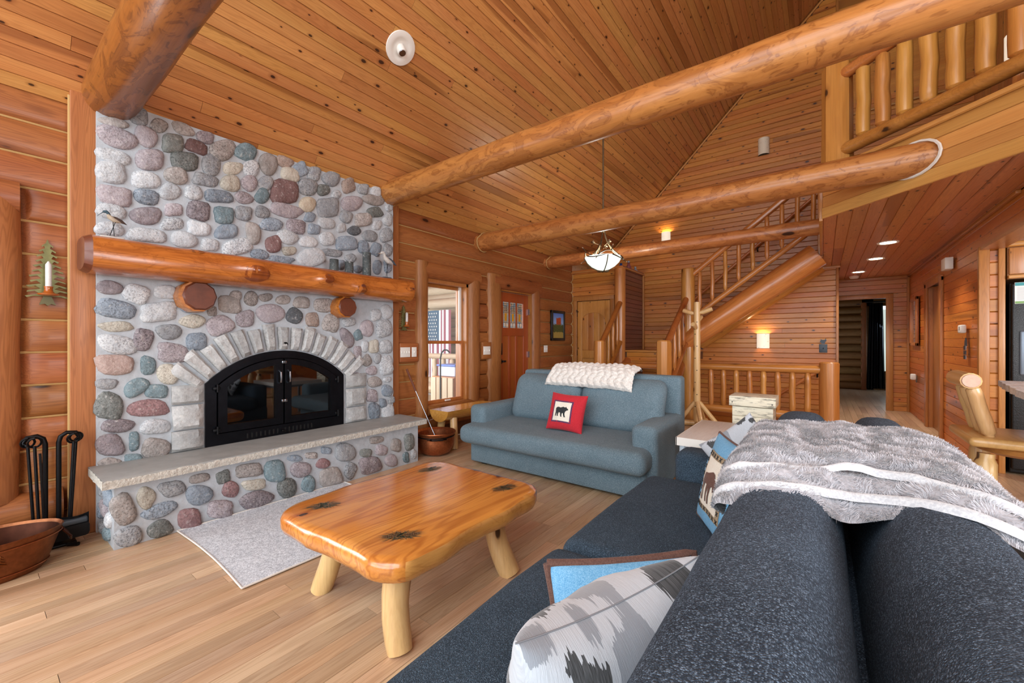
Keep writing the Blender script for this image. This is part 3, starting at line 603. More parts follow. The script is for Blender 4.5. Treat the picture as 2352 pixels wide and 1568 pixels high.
obj('deadbolt', MB().rbox(dx - .001, dx + .02, 5.0, 5.05, .92, 1.0, .006).tube([(dx + .02, 5.03, .96), (dx + .05, 5.03, .96)], .018, 10).rbox(dx + .045, dx + .065, 5.02, 5.1, .945, .975, .006), M['black'], d1)
obj('hinge', MB().box(dx, dx + .03, 5.785, 5.80, 1.72, 1.82).box(dx, dx + .03, 5.785, 5.80, 1.0, 1.1).box(dx, dx + .03, 5.785, 5.8, .2, .3), M['chrome'], d1, False)

# ---- loft: slab, ceiling boards, diagonal fascia
lc = struct('ceiling_loft', 'pine board ceiling under the loft')
ZC, ZL = 2.468, 2.90
LWd = .11; rng = random.Random(9); rest = MB()
i = 0; x = 0.0
while x < 4.5:
    y0 = 5.05 - x - LWd/2; y1 = 10.26 if x > .17 else YW
    if x < 1.25:
        cut = y0 + rng.uniform(1.2, 3.0); xa, xb = x + .001, min(x + LWd, 1.25) - .001
        ch = .005     # mitred first board along the diagonal edge, square second one
        def yd(xx): return 5.05 - xx
        lo_, hi_ = ZC + .018, ZC
        mb = MB().add([(xa, yd(xa), lo_), (xb, yd(xb), lo_), (xb, yd(xb), hi_ + ch), (xb - ch, yd(xb - ch), hi_), (xa + ch, yd(xa + ch), hi_), (xa, yd(xa), hi_ + ch)] +
                      [(xa, cut, lo_), (xb, cut, lo_), (xb, cut, hi_ + ch), (xb - ch, cut, hi_), (xa + ch, cut, hi_), (xa, cut, hi_ + ch)],
                      [tuple(range(6)), tuple(range(11, 5, -1))] + [(i_, i_ + 6, (i_ + 1) % 6 + 6, (i_ + 1) % 6) for i_ in range(6)])
        obj('ceiling_board', mb, M['loftceil'], lc, False)
        plank(lc, M['loftceil'], (x + LWd/2, cut, ZC), Y_, (0, 0, -1), y1 - cut, LWd, .018, .005, 'ceiling_board')
    else: rest.box(x, x + LWd - .002, y0, y1, ZC, ZC + .018)
    x += LWd
obj('ceiling_boards', rest, M['loftceil'], lc, False, kind='stuff')
dk = [(0.02, 5.07), (0.02, 10.3), (4.6, 10.3), (4.6, .49)]
obj('loft_deck', MB().prism(dk, lambda u, v, d: (u, v, d), ZC + .02, ZL), M['endgrain'], lc, False)
fa = struct('trim_6', 'honey pine fascia boards along the diagonal loft edge')
dv = Vector((s2, -s2, 0)); nv = Vector((-s2, -s2, 0)); p0 = Vector((0, 5.05, 0))
zf = ZC
for w in (.105, .108, .108, .108): plank(fa, M['fascia'], p0 + Vector((0, 0, zf + w/2)) + nv * (.012 if zf == ZC else 0), dv, nv, 6.3, w, .03, .004, 'fascia_board'); zf += w
mb = MB(); c = [p0 + nv * .02 + Vector((0, 0, ZL + .0)), p0 + nv * .02 + dv * 6.3 + Vector((0, 0, ZL))]
obj('nosing', mb.tube(c, .022, 8), M['fascia'], fa)
obj('side_fascia', MB().rbox(-.03, .0, 5.05, 7.2, ZC - .02, ZL, .004), M['trimY'], fa)
obj('corner_batten', MB().rbox(-.055, .0, 7.12, 7.22, ZC - .03, 3.42, .006), M['trimZ'], fa)

# ---- right wall (X 1.25) with a doorway, and the kitchen corner at Y 6.03
rw = struct('wall_right', 'varnished pine plank wall along the hall')
z = 0.0; RX = 1.25; RPW = .1
while z < ZC - .02:
    h = min(RPW, ZC - z)
    if z < 2.10:
        plank(rw, M['wallY'], (RX, 8.68, z + h/2), Y_, (-1, 0, 0), 1.58, h); plank(rw, M['wallY'], (RX, 6.05, z + h/2), Y_, (-1, 0, 0), 1.62, h)
    elif z < 2.18: plank(rw, M['wallY'], (RX, 6.05, z + h/2), Y_, (-1, 0, 0), 4.2, h)
    else: plank(rw, M['wallY'], (RX, 1.2, z + h/2), Y_, (-1, 0, 0), 9.05, h)
    z += RPW
obj('backing', MB().box(RX + .02, RX + .12, 6.05, 7.7, 0, 2.1).box(RX + .02, RX + .12, 8.68, 10.4, 0, 2.1).box(RX + .02, RX + .12, 6.05, 10.4, 2.1, ZC).box(RX + .02, RX + .12, 1.2, 6.05, 2.2, ZC), M['endgrain'], rw, False)
obj('soffit_board', MB().box(RX - .015, RX + .14, 1.2, 6.03, 2.165, 2.20), M['trimY'], rw, False)
d3 = struct('door_3', 'doorway in the hall wall with pine casing')
obj('casing', MB().rbox(RX - .03, RX + .0, 8.60, 8.72, 0, 2.12, .006).rbox(RX - .035, RX, 7.62, 7.72, 0, 2.12, .006).rbox(RX - .03, RX, 7.62, 8.72, 2.06, 2.14, .006), M['trimZ'], d3)
obj('jamb', MB().box(RX, RX + .14, 8.62, 8.66, 0, 2.08).box(RX, RX + .14, 7.70, 7.73, 0, 2.08), M['trimZ'], d3, False)
obj('door_leaf', MB().rbox(RX + .05, RX + .09, 7.73, 8.62, 0, 2.06, .004), M['trimZ'], d3)
obj('latch', MB().rbox(RX + .035, RX + .05, 7.76, 7.84, 1.0, 1.07, .006), M['iron'], d3)
kw = struct('wall_kitchen', 'narrow pine plank return wall beside the refrigerator')
z = 0.0
while z < 2.17: plank(kw, M['wallX'], (1.30, 6.03, z + .06), X_, (0, -1, 0), .06, .12, .018, .006); z += .12
obj('corner_board', MB().rbox(1.225, 1.30, 6.005, 6.06, 0, 2.2, .005).rbox(1.355, 1.40, 6.005, 6.06, 0, 2.2, .005), M['trimZ'], kw)
obj('backing', MB().box(1.275, 1.39, 6.05, 6.8, 0, 2.3), M['endgrain'], kw, False)
obj('kitchen_back', MB().box(1.39, 4.6, 6.85, 6.95, 0, ZC).box(4.5, 4.6, 2.3, 6.95, 0, ZC), M['wallX'], kw, False)

# ---- hall end wall (Y 10.26) with bedroom doorway
hw = struct('wall_hall_end', 'pine plank wall at the end of the hall')
z = 0.0
while z < ZC - .01:
    h = min(PW, ZC - z)
    if z < 2.08: plank(hw, M['wallX'], (1.03, 10.26, z + h/2), X_, (0, -1, 0), .22, h)
    else: plank(hw, M['wallX'], (.0, 10.26, z + h/2), X_, (0, -1, 0), 1.25, h)
    z += PW
obj('backing', MB().box(.95, 1.35, 10.28, 10.4, 0, ZC).box(-.2, 1.35, 10.28, 10.4, 2.08, ZC).box(-.4, .1, 10.28, 10.4, 0, ZC).box(-.1, .17, YW + .12, 10.3, -1.2, ZC), M['wallX'], hw, False)
tr = struct('trim_7', 'pine casing of the bedroom doorway and hall corner strips')
obj('casing', MB().rbox(.93, 1.03, 10.22, 10.26, 0, 2.15, .006).rbox(.1, 1.03, 10.215, 10.26, 2.07, 2.15, .006), M['trimZ'], tr)
obj('corner_strip', MB().rbox(1.215, 1.25, 10.22, 10.26, 0, ZC, .006).rbox(.2, 1.25, 10.22, 10.26, ZC - .045, ZC, .006), M['trimZ'], tr)
obj('cornice', MB().rbox(1.215, 1.25, 5.0, 10.26, ZC - .03, ZC, .006), M['trimY'], tr)
# bedroom beyond: log wall, curtain, window
bw = struct('wall_bedroom', 'dark log wall of the bedroom past the hall')
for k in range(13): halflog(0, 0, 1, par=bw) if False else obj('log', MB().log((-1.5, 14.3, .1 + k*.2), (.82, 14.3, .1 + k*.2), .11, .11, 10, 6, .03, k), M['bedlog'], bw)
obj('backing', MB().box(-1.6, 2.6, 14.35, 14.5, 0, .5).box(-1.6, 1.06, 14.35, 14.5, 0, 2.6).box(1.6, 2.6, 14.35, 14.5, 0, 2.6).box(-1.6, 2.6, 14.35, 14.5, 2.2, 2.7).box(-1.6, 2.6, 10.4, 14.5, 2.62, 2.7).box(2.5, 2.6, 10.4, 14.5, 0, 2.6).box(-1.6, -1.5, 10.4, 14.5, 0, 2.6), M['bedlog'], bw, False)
obj('bedroom_casing', MB().rbox(.80, .92, 14.2, 14.35, 0, 2.3, .02), M['logZ'], bw)
# loft walls seen dark behind the balusters
lo = struct('wall_loft', 'plank walls of the loft behind the railing')
z = ZL
rng = random.Random(21)
while z < 5.0: plank(lo, M['wallX'], (.2, YW + .25, z + .0415), X_, (0, -1, 0), 1.5, PW); z += PW
obj('loft_side', MB().box(1.70, 1.78, 2.2, YW + .3, ZL, 6.3).box(.2, 1.75, YW + .27, YW + .33, ZL, 7.2), M['wallX'], lo, False)
y = 3.2
while y < YW + .2: plank(lo, M['wallZ'], (1.69, y + .06, ZL), Z_, (-1, 0, 0), 3.3, .12); y += .12
obj('picture_rail', MB().rbox(.2, 1.7, YW + .2, YW + .25, 4.86, 4.89, .005), M['trimX'], lo)
# kitchen side wall far right and gable side behind the camera (posts of the window wall)
gp = struct('window_3', 'gable window wall behind the sofa')
mb = MB()
for x in (-4.0, -2.0, 0.0, 2.0, 4.0): mb.box(x - .06, x + .06, -3.1, -3.0, 0, min(roof(x), roof(RIDGE_X) - max(0, x - RIDGE_X)))
mb.box(-4.05, 4.6, -3.1, -3.0, 0, .3).box(-4.05, 4.6, -3.1, -3.0, 2.35, 2.5)
obj('mullion', mb, M['trimZ'], gp, False)
obj('outer_wall', MB().box(4.6, 4.7, -3.1, .4, 0, 3.4), M['wallY'], gp, False)
# stairwell below floor level
sw = struct('wall_stairwell', 'plank lined well of the basement stairs')
obj('well_sides', MB().box(-1.75, -1.70, 7.24, YW, -1.5, -.0).box(-1.75, .2, 7.22, 7.24, -1.5, -.02).box(-1.75, .2, 7.2, YW + .02, -1.6, -1.5).box(.17, .2, 7.24, YW, -1.5, 0), M['wallX'], sw, False)
# ================================================================ FIREPLACE
fp = thing('stone_fireplace', 'tall river stone fireplace with arched iron doors and raised hearth', 'fireplace', (-3.85, 1.7, 0))
FX, HX = -3.85, -3.44
# mortar body with the arched firebox opening left free
yL, yR, ac, ar, zsp, zc0 = .525, 2.89, 1.703, .7955, .94, .3945
arcp = [(ac + ar * math.sin(R(a)), zc0 + ar * math.cos(R(a))) for a in range(-46, 47, 4)]
out = [(yL, 0), (yL, roof(FX) - .01), (yR, roof(FX) - .01), (yR, 0), (ac + .579, 0), (ac + .579, zsp)] + arcp[::-1] + [(ac - .579, zsp), (ac - .579, 0)]
mb = MB(); mb.prism(out, lambda u, v, d: (d, u, v), FX, -4.0)
obj('mortar', mb, M['mortar'], fp, False)
mb = MB(); mb.box(HX - .42, HX, .545, 2.90, 0, .392)
obj('hearth_mortar', mb, M['mortar'], fp, False)
def stone(A, X, parent, mat, seed, h, axis='x', sgn=1):
    # dome of irregular outline; (cy, cz) centre, (ay, az) and (by, bz) half axes on the wall plane
    cy, cz, ay, az, by, bz = A; n = 16; rg = random.Random(seed); p = rg.uniform(2.2, 3.4)
    ph = [rg.uniform(0, 6.28) for _ in range(3)]; am = [rg.uniform(.02, .07) for _ in range(3)]
    vs = []; fs = []; ny, nz = rg.uniform(-.25, .25), rg.uniform(-.25, .25)
    for fr, dz in ((1.0, -.02), (1.0, .12), (.93, .55), (.74, .88), (.4, 1.0)):
        for j in range(n):
            t = 2 * math.pi * j / n; c, s = math.cos(t), math.sin(t)
            rr = (abs(c) ** p + abs(s) ** p) ** (-1 / p) * (1 + sum(am[k] * math.sin((k + 2) * t + ph[k]) for k in range(3)))
            u, v = rr * c * fr, rr * s * fr
            d = (dz * h + (u * ny + v * nz) * h * dz + mnoise.noise(Vector((u * 1.6 + seed, v * 1.6, seed * .37))) * h * .35 * max(dz, 0)) if dz > 0 else -.02
            vs.append((d, cy + u * ay + v * by, cz + u * az + v * bz))
    vs.append((h * 1.0, cy, cz)); m = 5
    for i in range(m - 1):
        for j in range(n): fs.append((i*n + j, i*n + (j+1) % n, (i+1)*n + (j+1) % n, (i+1)*n + j))
    fs += [((m-1)*n + j, (m-1)*n + (j+1) % n, m*n) for j in range(n)]
    if axis == 'x': vs = [(X + sgn * a, b, c) for a, b, c in vs]
    else: vs = [(b, X + sgn * a, c) for a, b, c in vs]
    return obj('stone', MB().add(vs, fs), M['rk' + mat], parent, True, 60)
sd = 0
for data, X, gy in ((STONES_UP, FX, 1.06), (STONES_LOW, FX, 1.06), (STONES_HEARTH, HX, 1.06)):
    for rec in data.split('|'):
        q = rec.split(); A = [float(v) for v in q[:6]]; sd += 1
        A[2] *= gy; A[3] *= gy; A[4] *= gy; A[5] *= gy
        if A[0] + abs(A[2]) > 2.93 and X == FX: A[0] = 2.93 - abs(A[2])
        r = min(math.hypot(A[2], A[3]), math.hypot(A[4], A[5]))
        stone(A, X, fp, q[6], sd, min(.030, .007 + r * .30))
# stones on the left cheek of the hearth and on the right edge of the chimney
for k, (cx, cz, rx, rz, mt) in enumerate([(-3.56, .30, .08, .06, 'B'), (-3.74, .31, .07, .05, 'G'), (-3.68, .2, .08, .06, 'P'), (-3.54, .16, .05, .05, 'W'), (-3.78, .17, .04, .06, 'B'), (-3.60, .06, .07, .04, 'T'), (-3.74, .06, .05, .04, 'G')]):
    stone([cx, cz, rx, 0, 0, rz], .545, fp, mt, 300 + k, .025, 'y', -1)
for k in range(13): stone([-3.92, .5 + k * .185, .05, 0, 0, .075], yR, fp, 'WGPAB'[k % 5], 330 + k, .03, 'y', 1)
# squared limestone: two stacked columns and the arch voussoirs
def quad_stone(pts, h, seed, nm):
    rg = random.Random(seed); mb = MB(); n = 5; m = 7
    def f(u, v):
        a, b, c, d = [Vector(p) for p in pts]
        p = a.lerp(b, u).lerp(d.lerp(c, u), v); e = min(u, 1-u, v, 1-v)
        q = h * (1 if e > .01 else .45) + mnoise.noise(Vector((p[0] * 22, p[1] * 22, seed))) * .010
        return (FX + q, p[0], p[1])
    mb.grid(n, m, f)
    k = (n + 1); ring = [(i / n, 0) for i in range(n)] + [(1, j / m) for j in range(m)] + [(1 - i / n, 1) for i in range(n)] + [(0, 1 - j / m) for j in range(m)]
    top = [f(u, v) for u, v in ring]; bot = [(FX - .01, p[1], p[2]) for p in top]; L = len(ring)
    mb.add(top + bot, [(i, (i+1) % L, (i+1) % L + L, i + L) for i in range(L)])
    return obj(nm, mb, M['arch'], fp, True, 35)
a0, a1 = -52, 52; nv_ = 15
for i in range(nv_):
    t0 = a0 + (a1 - a0) * (i + .06) / nv_; t1 = a0 + (a1 - a0) * (i + .94) / nv_
    ri = ar + .012; ro = ar + .215 + .02 * math.sin(i * 2.3) + .03 * abs(i - 7) / 7
    tm = (t0 + t1) / 2; k = .10 * (t1 - t0)
    P = lambda r, t: (ac + r * math.sin(R(t)), zc0 + r * math.cos(R(t)))
    quad_stone([P(ri, t0 + k), P(ri, t1 - k), P(ro, t1 - k * .5), P(ro, t0 + k * .5)], .05, 400 + i, 'arch_stone')
for (y0, y1, col) in ((.917, 1.112, 0), (2.305, 2.535, 1)):
    for k, (z0, z1) in enumerate(((.45, .60), (.61, .79), (.80, .94))):
        quad_stone([(y0 + .01 * (k % 2), z0), (y1, z0), (y1, z1), (y0, z1)], .05, 430 + k + 5 * col, 'block_stone')
# hearth slab: honed top, split front and ends
mb = MB()
def edge(seed):
    def g(p):
        d = mnoise.noise(Vector((p[1] * 30, p[2] * 40, seed))) * .010 + mnoise.noise(Vector((p[1] * 9, p[2] * 9, seed + 3))) * .008
        return d
    return g
e = edge(2)
mb.grid(110, 4, lambda u, v: (lambda y, z: (-3.3875 + abs(e((0, y, z))) * (1 if v < .95 else .6) - (.006 if v > .95 else 0), y, z))(.485 + u * 2.49, .390 + v * .054))
mb.grid(20, 4, lambda u, v: (-3.85 + u * .465, .4868 - abs(mnoise.noise(Vector((u * 14, v * 3, 5)))) * .008, .390 + v * .054))
mb.grid(20, 4, lambda u, v: (-3.85 + u * .465, 2.9732 + abs(mnoise.noise(Vector((u * 14, v * 3, 8)))) * .008, .390 + v * .054))
sl = obj('hearth_slab', MB().box(-3.86, -3.388, .487, 2.973, .392, .4445), M['slab'], fp, False)
obj('split_edge', mb, M['slabedge'], sl, True, 30)
# ---- iron arched frame with two glazed doors
def arch_band(r0, r1, x0, x1, zb, z_side, hw0, hw1, par, nm, mat='steel'):
    # closed arch frame between an outer and an inner outline
    def outline(r, hw, zb):
        am = math.degrees(math.asin(min(1, hw / r)))
        return [(ac - hw, zb)] + [(ac + r * math.sin(R(-am + 2*am*i/24)), zc0 + r * math.cos(R(-am + 2*am*i/24))) for i in range(25)] + [(ac + hw, zb)]
    o = outline(r0, hw0, zb); q = outline(r1, hw1, z_side); n = len(o)
    mb = MB(); vs = []
    for x in (x0, x1):
        vs += [(x, y, z) for y, z in o] + [(x, y, z) for y, z in q]
    fs = []
    for i in range(n):
        j = (i + 1) % n
        fs += [(i, j, n + j, n + i), (2*n + i, 3*n + i, 3*n + j, 2*n + j), (i, 2*n + i, 2*n + j, j), (n + i, n + j, 3*n + j, 3*n + i)]
    return obj(nm, mb.add(vs, fs), M[mat], par, False)
fr = arch_band(ar, ar - .065, FX + .02, FX - .05, .445, .535, .579, .505, fp, 'iron_frame')
obj('firebox', MB().prism([(ac - .58, .44)] + [(y, z - .005) for y, z in arcp] + [(ac + .58, .44)], lambda u, v, d: (d, u, v), -3.985, -3.975).box(-3.98, FX - .02, ac - .58, ac + .58, .40, .44), M['blacksoot'], fp, False)
slots = MB()
for k in range(16):
    y = ac - .03 + (k - 7.5) * .034 + (.03 if k > 7 else 0); slots.box(FX + .017, FX + .0215, y - .006, y + .006, .465, .505)
obj('vent_slot', slots, M['blacksoot'], fp, False, kind='stuff')
obj('damper_knob', MB().lathe([(.0, .015), (.012, .012), (.012, 0)], (0, 0, 0), 8) if False else MB().rbox(FX + .018, FX + .045, ac - .02, ac + .01, .476, .49, .004), M['iron'], fp)
def half_arch(side, r, hw, zb, inner):
    am = math.degrees(math.asin(hw / r)); s = 1 if side > 0 else -1
    pts = [(ac + s * inner, zb), (ac + s * inner, zc0 + math.sqrt(r*r - inner*inner))]
    a_in = math.degrees(math.asin(inner / r))
    pts += [(ac + s * r * math.sin(R(a_in + (am - a_in) * i / 12)), zc0 + r * math.cos(R(a_in + (am - a_in) * i / 12))) for i in range(1, 13)]
    return pts + [(ac + s * hw, zb)]
for side in (-1, 1):
    o = half_arch(side, ar - .072, .498, .545, .006); q = half_arch(side, ar - .125, .435, .60, .065); n = len(o)
    vs = []
    for x in (FX + .035, FX - .0): vs += [(x, y, z) for y, z in o] + [(x, y, z) for y, z in q]
    fs = []
    for i in range(n):
        j = (i + 1) % n
        fs += [(i, j, n + j, n + i), (2*n + i, 3*n + i, 3*n + j, 2*n + j), (i, 2*n + i, 2*n + j, j), (n + i, n + j, 3*n + j, 3*n + i)]
    dr = obj('iron_door', MB().add(vs, fs), M['steel'], fp, False)
    obj('door_glass', MB().prism(q, lambda u, v, d: (d, u, v), FX + .010, FX + .004), M['fireglass'], dr, False)
    y = ac + side * .038
    obj('door_handle', MB().tube([(FX + .035, y, .90), (FX + .065, y, .915), (FX + .07, y, .955), (FX + .065, y, 1.0), (FX + .035, y, 1.015)], .008, 8), M['chrome'], dr)
    hy = ac + side * .505
    for hz in (.57, .90): obj('hinge', MB().rbox(FX + .02, FX + .05, hy - .03, hy + .02, hz - .012, hz + .012, .005).tube([(FX + .045, hy, hz - .03), (FX + .045, hy, hz + .03)], .009, 8), M['iron'], dr)
    obj('latch', MB().rbox(FX + .034, FX + .05, ac + side*.012 - .012, ac + side*.012 + .012, .735, .76, .004), M['chrome'], dr)
obj('top_catch', MB().rbox(FX + .03, FX + .045, ac - .02, ac + .02, 1.075, 1.10, .004).tube([(FX + .045, ac - .01, 1.085), (FX + .06, ac, 1.095)], .008, 8), M['chrome'], fp)
obj('damper_pull', MB().tube([(FX - .01, 1.71, 1.245), (FX + .05, 1.71, 1.245)], .022, 10), M['iron'], fp)

# ---- mantel log on two stub logs
mt = thing('mantel_log', 'glossy orange half log mantel shelf with knobbly knots on the stone chimney', 'mantel', (-3.7, 1.7, 1.7))
mb = MB(); n = 20; k = 60; vs = []; fs = []
for i in range(k + 1):
    t = i / k; y = .47 + 2.47 * t
    for j in range(n):
        a = 2 * math.pi * j / n
        cx, cz = -3.715, 1.822 - .0 * t
        x = cx + .175 * math.copysign(abs(math.cos(a)) ** .7, math.cos(a)); z = cz + .118 * math.copysign(abs(math.sin(a)) ** .62, math.sin(a))
        w = mnoise.noise(Vector((y * 2.4, math.cos(a) * .8, math.sin(a) * .8 + 4)))
        f = 1 + .09 * w
        x = cx + (x - cx) * f; z = cz + (z - cz) * (1 + .05 * w)
        if math.sin(a) > .72: z = min(z, 1.936)
        if x < -3.862: x = -3.862
        for (ky, kz, kr, kh) in ((1.38, 1.84, .13, .035), (1.93, 1.83, .075, .05), (2.28, 1.78, .09, .05), (.99, 1.93, .05, .02), (2.88, 1.83, .06, .03)):
            d2 = ((y - ky) / kr) ** 2 + ((z - kz) / (kr * .75)) ** 2
            if math.cos(a) > 0: x += kh * math.exp(-d2 * 1.6)
        if i == 0: y_ = y + .04 * (math.cos(a) < -.2)
        vs.append((x, y + (.03 if i == 0 else 0) * 0, z))
for i in range(k):
    for j in range(n): fs.append((i*n + j, i*n + (j+1) % n, (i+1)*n + (j+1) % n, (i+1)*n + j))
mb.add(vs, fs); obj('log', mb, M['mantel'], mt, True, 60)
mant = [Vector(p) for p in vs]
def on_mantel(y, z):      # front surface of the log at height z
    i = max(0, min(k - 1, int((y - .47) / 2.47 * k))); best = None
    for j in range(n):
        a_, b_ = mant[i*n + j], mant[i*n + (j+1) % n]
        if a_.x > -3.72 and (a_.z - z) * (b_.z - z) <= 0:
            t = 0 if abs(b_.z - a_.z) < 1e-6 else (z - a_.z) / (b_.z - a_.z); x = a_.x + (b_.x - a_.x) * t
            best = x if best is None else max(best, x)
    return -3.545 if best is None else best
for (ky, kz, ry, rz) in ((1.37, 1.80, .10, .062), (1.95, 1.83, .05, .04), (2.29, 1.765, .055, .045), (.99, 1.915, .05, .016), (2.87, 1.83, .05, .02)):
    sm = MB().grid(14, 10, lambda u, v: (lambda y_, z_: (on_mantel(y_, z_) + .003, y_, z_))(ky + ry * (2*u - 1) * math.sqrt(max(0, 1 - .5 * (2*v - 1) ** 2)), kz + rz * (2*v - 1) * math.sqrt(max(0, 1 - .5 * (2*u - 1) ** 2))))
    obj('knot_scar', sm, M['scar'], mt, True, 180)
e1 = [vs[j] for j in range(n)]; c1 = (-3.73, .445, 1.822)
vs2 = e1 + [(-3.73 + (p[0] + 3.73) * .86, p[1] - .035, 1.822 + (p[2] - 1.822) * .86) for p in e1]
obj('cut_end', MB().add(vs2, [(j, (j+1) % n, n + (j+1) % n, n + j) for j in range(n)] + [tuple(range(n, 2*n))]), M['redend'], mt, True, 25)
e2 = [vs[k*n + j] for j in range(n)]
obj('cut_end', MB().add(e2, [tuple(range(n))]), M['redend'], mt, False)
for (y, z, r, m_) in ((1.95, 1.85, .03, 1), (2.30, 1.80, .035, 0), (2.90, 1.835, .02, 1)):
    x = -3.535 if z < 1.9 else -3.60
    obj('knot', MB().lathe([(0, .014), (r*.6, .012), (r, 0), (r*1.2, -.02)], (0, 0, 0), 12) if False else MB().add([(x + (.028 if q < 1 else .0), y + r * q * math.cos(a * .628), z + r * q * .8 * math.sin(a * .628)) for q in (.05, .6, 1.0) for a in range(10)], [(i*10 + j, i*10 + (j+1) % 10, (i+1)*10 + (j+1) % 10, (i+1)*10 + j) for i in range(2) for j in range(10)] + [tuple(range(10))]), M['redend'], mt)
for (y, z, r) in ((1.045, 1.607, .122), (2.245, 1.605, .108)):
    o = obj('corbel_log', MB().tube([(-3.95, y, z), (-3.74, y, z), (-3.715, y, z)], [r, r, r * .95], 10), M['mantel'], mt)
    obj('cut_face', MB().tube([(-3.716, y + .012, z + .002), (-3.70, y + .012, z + .002)], [r * .90, r * .80], 10), M['redend'], o)
# ================================================================ LOG BEAMS
for i, (y, z, r0, r1, x1, lab, m) in enumerate([
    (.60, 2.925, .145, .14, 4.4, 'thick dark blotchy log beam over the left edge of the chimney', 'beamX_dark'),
    (2.85, 2.915, .128, .120, 2.1, 'long honey log beam meeting the right end of the chimney and passing the loft railing', 'beamX'),
    (4.47, 2.685, .125, .125, .80, 'log beam above the window whose cut end butts the diagonal fascia', 'beamX'),
    (6.27, 2.67, .102, .098, .0, 'farthest and thinnest log beam, behind the antler pendant lamp', 'beamX')]):
    t = thing('log_beam', lab, 'beam', (XW, y, z))
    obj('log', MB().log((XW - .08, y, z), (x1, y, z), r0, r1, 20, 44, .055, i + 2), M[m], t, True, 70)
    pts = [(XW + .06 + (.04 if math.cos(a) > .5 else 0), y + (r0 + .006) * math.sin(a), z + (r0 + .006) * math.cos(a)) for a in [2 * math.pi * k / 20 for k in range(21)]]
    obj('caulk_ring', MB().tube(pts, .007, 5), M['chink'], t)
    if i == 2:
        pts = [(.58 - .131 * math.sin(a) - .018, 4.47 + .131 * math.sin(a) - .018, z + .131 * math.cos(a)) for a in [2 * math.pi * k / 20 for k in range(21)]]
        obj('caulk_ring', MB().tube(pts, .011, 5), M['whiteplastic'], t)

# ================================================================ STAIRCASE
def spindle(par, p0, p1, r, mat, seed, nm='baluster', neck=.45):
    p0, p1 = Vector(p0), Vector(p1); L = (p1 - p0).length; d = (p1 - p0) / L
    pts = []; rad = []
    for t, k in ((0, neck), (.04, neck), (.075, .95), (.2, 1), (.35, 1), (.5, 1), (.65, 1), (.8, 1), (.925, .95), (.96, neck), (1, neck)):
        w = Vector((mnoise.noise(Vector((t * 3, seed, 1))), mnoise.noise(Vector((t * 3, seed, 5))), 0)) * r * .35 * math.sin(math.pi * t)
        pts.append(p0 + d * L * t + w); rad.append(r * k * (1 + .12 * mnoise.noise(Vector((t * 4, seed, 9)))))
    return obj(nm, MB().tube(pts, rad, 10), M[mat], par, True, 45)
def post(par, x, y, z0, z1, r, mat='stairZ', seed=0, nm='newel_post', flat=False):
    n = 14 if not flat else 8
    mb = MB().log((x, y, z0), (x, y, z1 - .02), r, r * .97, n, 10, .05, seed); mb2 = MB()
    o = obj(nm, MB().log((x, y, z0), (x, y, z1 - .015), r, r * .98, n, 10, .05, seed).tube([(x, y, z1 - .02), (x, y, z1)], [r * .97, r * .86], n), M[mat], par, True, 40)
    return o
st = thing('log_staircase', 'log staircase with a short lower flight, landing and long flight up to the loft', 'staircase', (-2.3, 6.6, 0))
post(st, -2.93, 7.13, 0, 2.60, .10, seed=1); post(st, -2.90, 6.20, 0, 1.285, .088, seed=2); post(st, -1.80, 5.95, 0, 1.285, .10, seed=3, flat=True); post(st, -1.78, 7.20, -.02, 2.475, .108, seed=4)
for (x, ya, yb) in ((-2.90, 6.24, 7.06), (-1.79, 6.02, 7.12)):
    za, zb = 1.20, 1.96
    obj('handrail', MB().log((x, ya, za), (x, yb, zb), .046, .046, 10, 8, .06, 6 + x), M['stairY'], st)
    obj('lower_rail', MB().log((x, ya, za - .70), (x, yb, zb - .70), .044, .046, 10, 8, .06, 9 + x), M['stairY'], st)
    for k in range(4):
        t = (k + .7) / 4.4; y = ya + (yb - ya) * t; z = za + (zb - za) * t
        spindle(st, (x, y, z - .66), (x, y, z - .03), .033, 'stairZ', k + 20 * x)
for k, (y, z) in enumerate(((6.12, .25), (6.41, .47), (6.70, .69), (6.98, .90))):
    obj('tread', MB().rbox(-2.84, -1.86, y - .15, y + .15, z - .085, z, .035, 3), M['stairX'], st)
for x in (-2.82, -1.88): obj('stringer', MB().log((x, 5.95, .02), (x, 7.2, .92), .085, .085, 12, 8, .05, x), M['stairY'], st)
lx0, lx1 = -2.9, -1.78
ld = obj('landing', MB().rbox(lx0, lx1, 7.14, 8.26, 1.085, 1.115, .006), M['trimX'], st)
for k in range(3): obj('riser_board', MB().rbox(lx0 + .08, -1.85, 7.17, 7.19, .84 + k * .081, .918 + k * .081, .004), M['wallX'], st)
obj('landing_frame', MB().box(lx0, lx1, 7.2, 8.25, .95, 1.085), M['endgrain'], st, False)
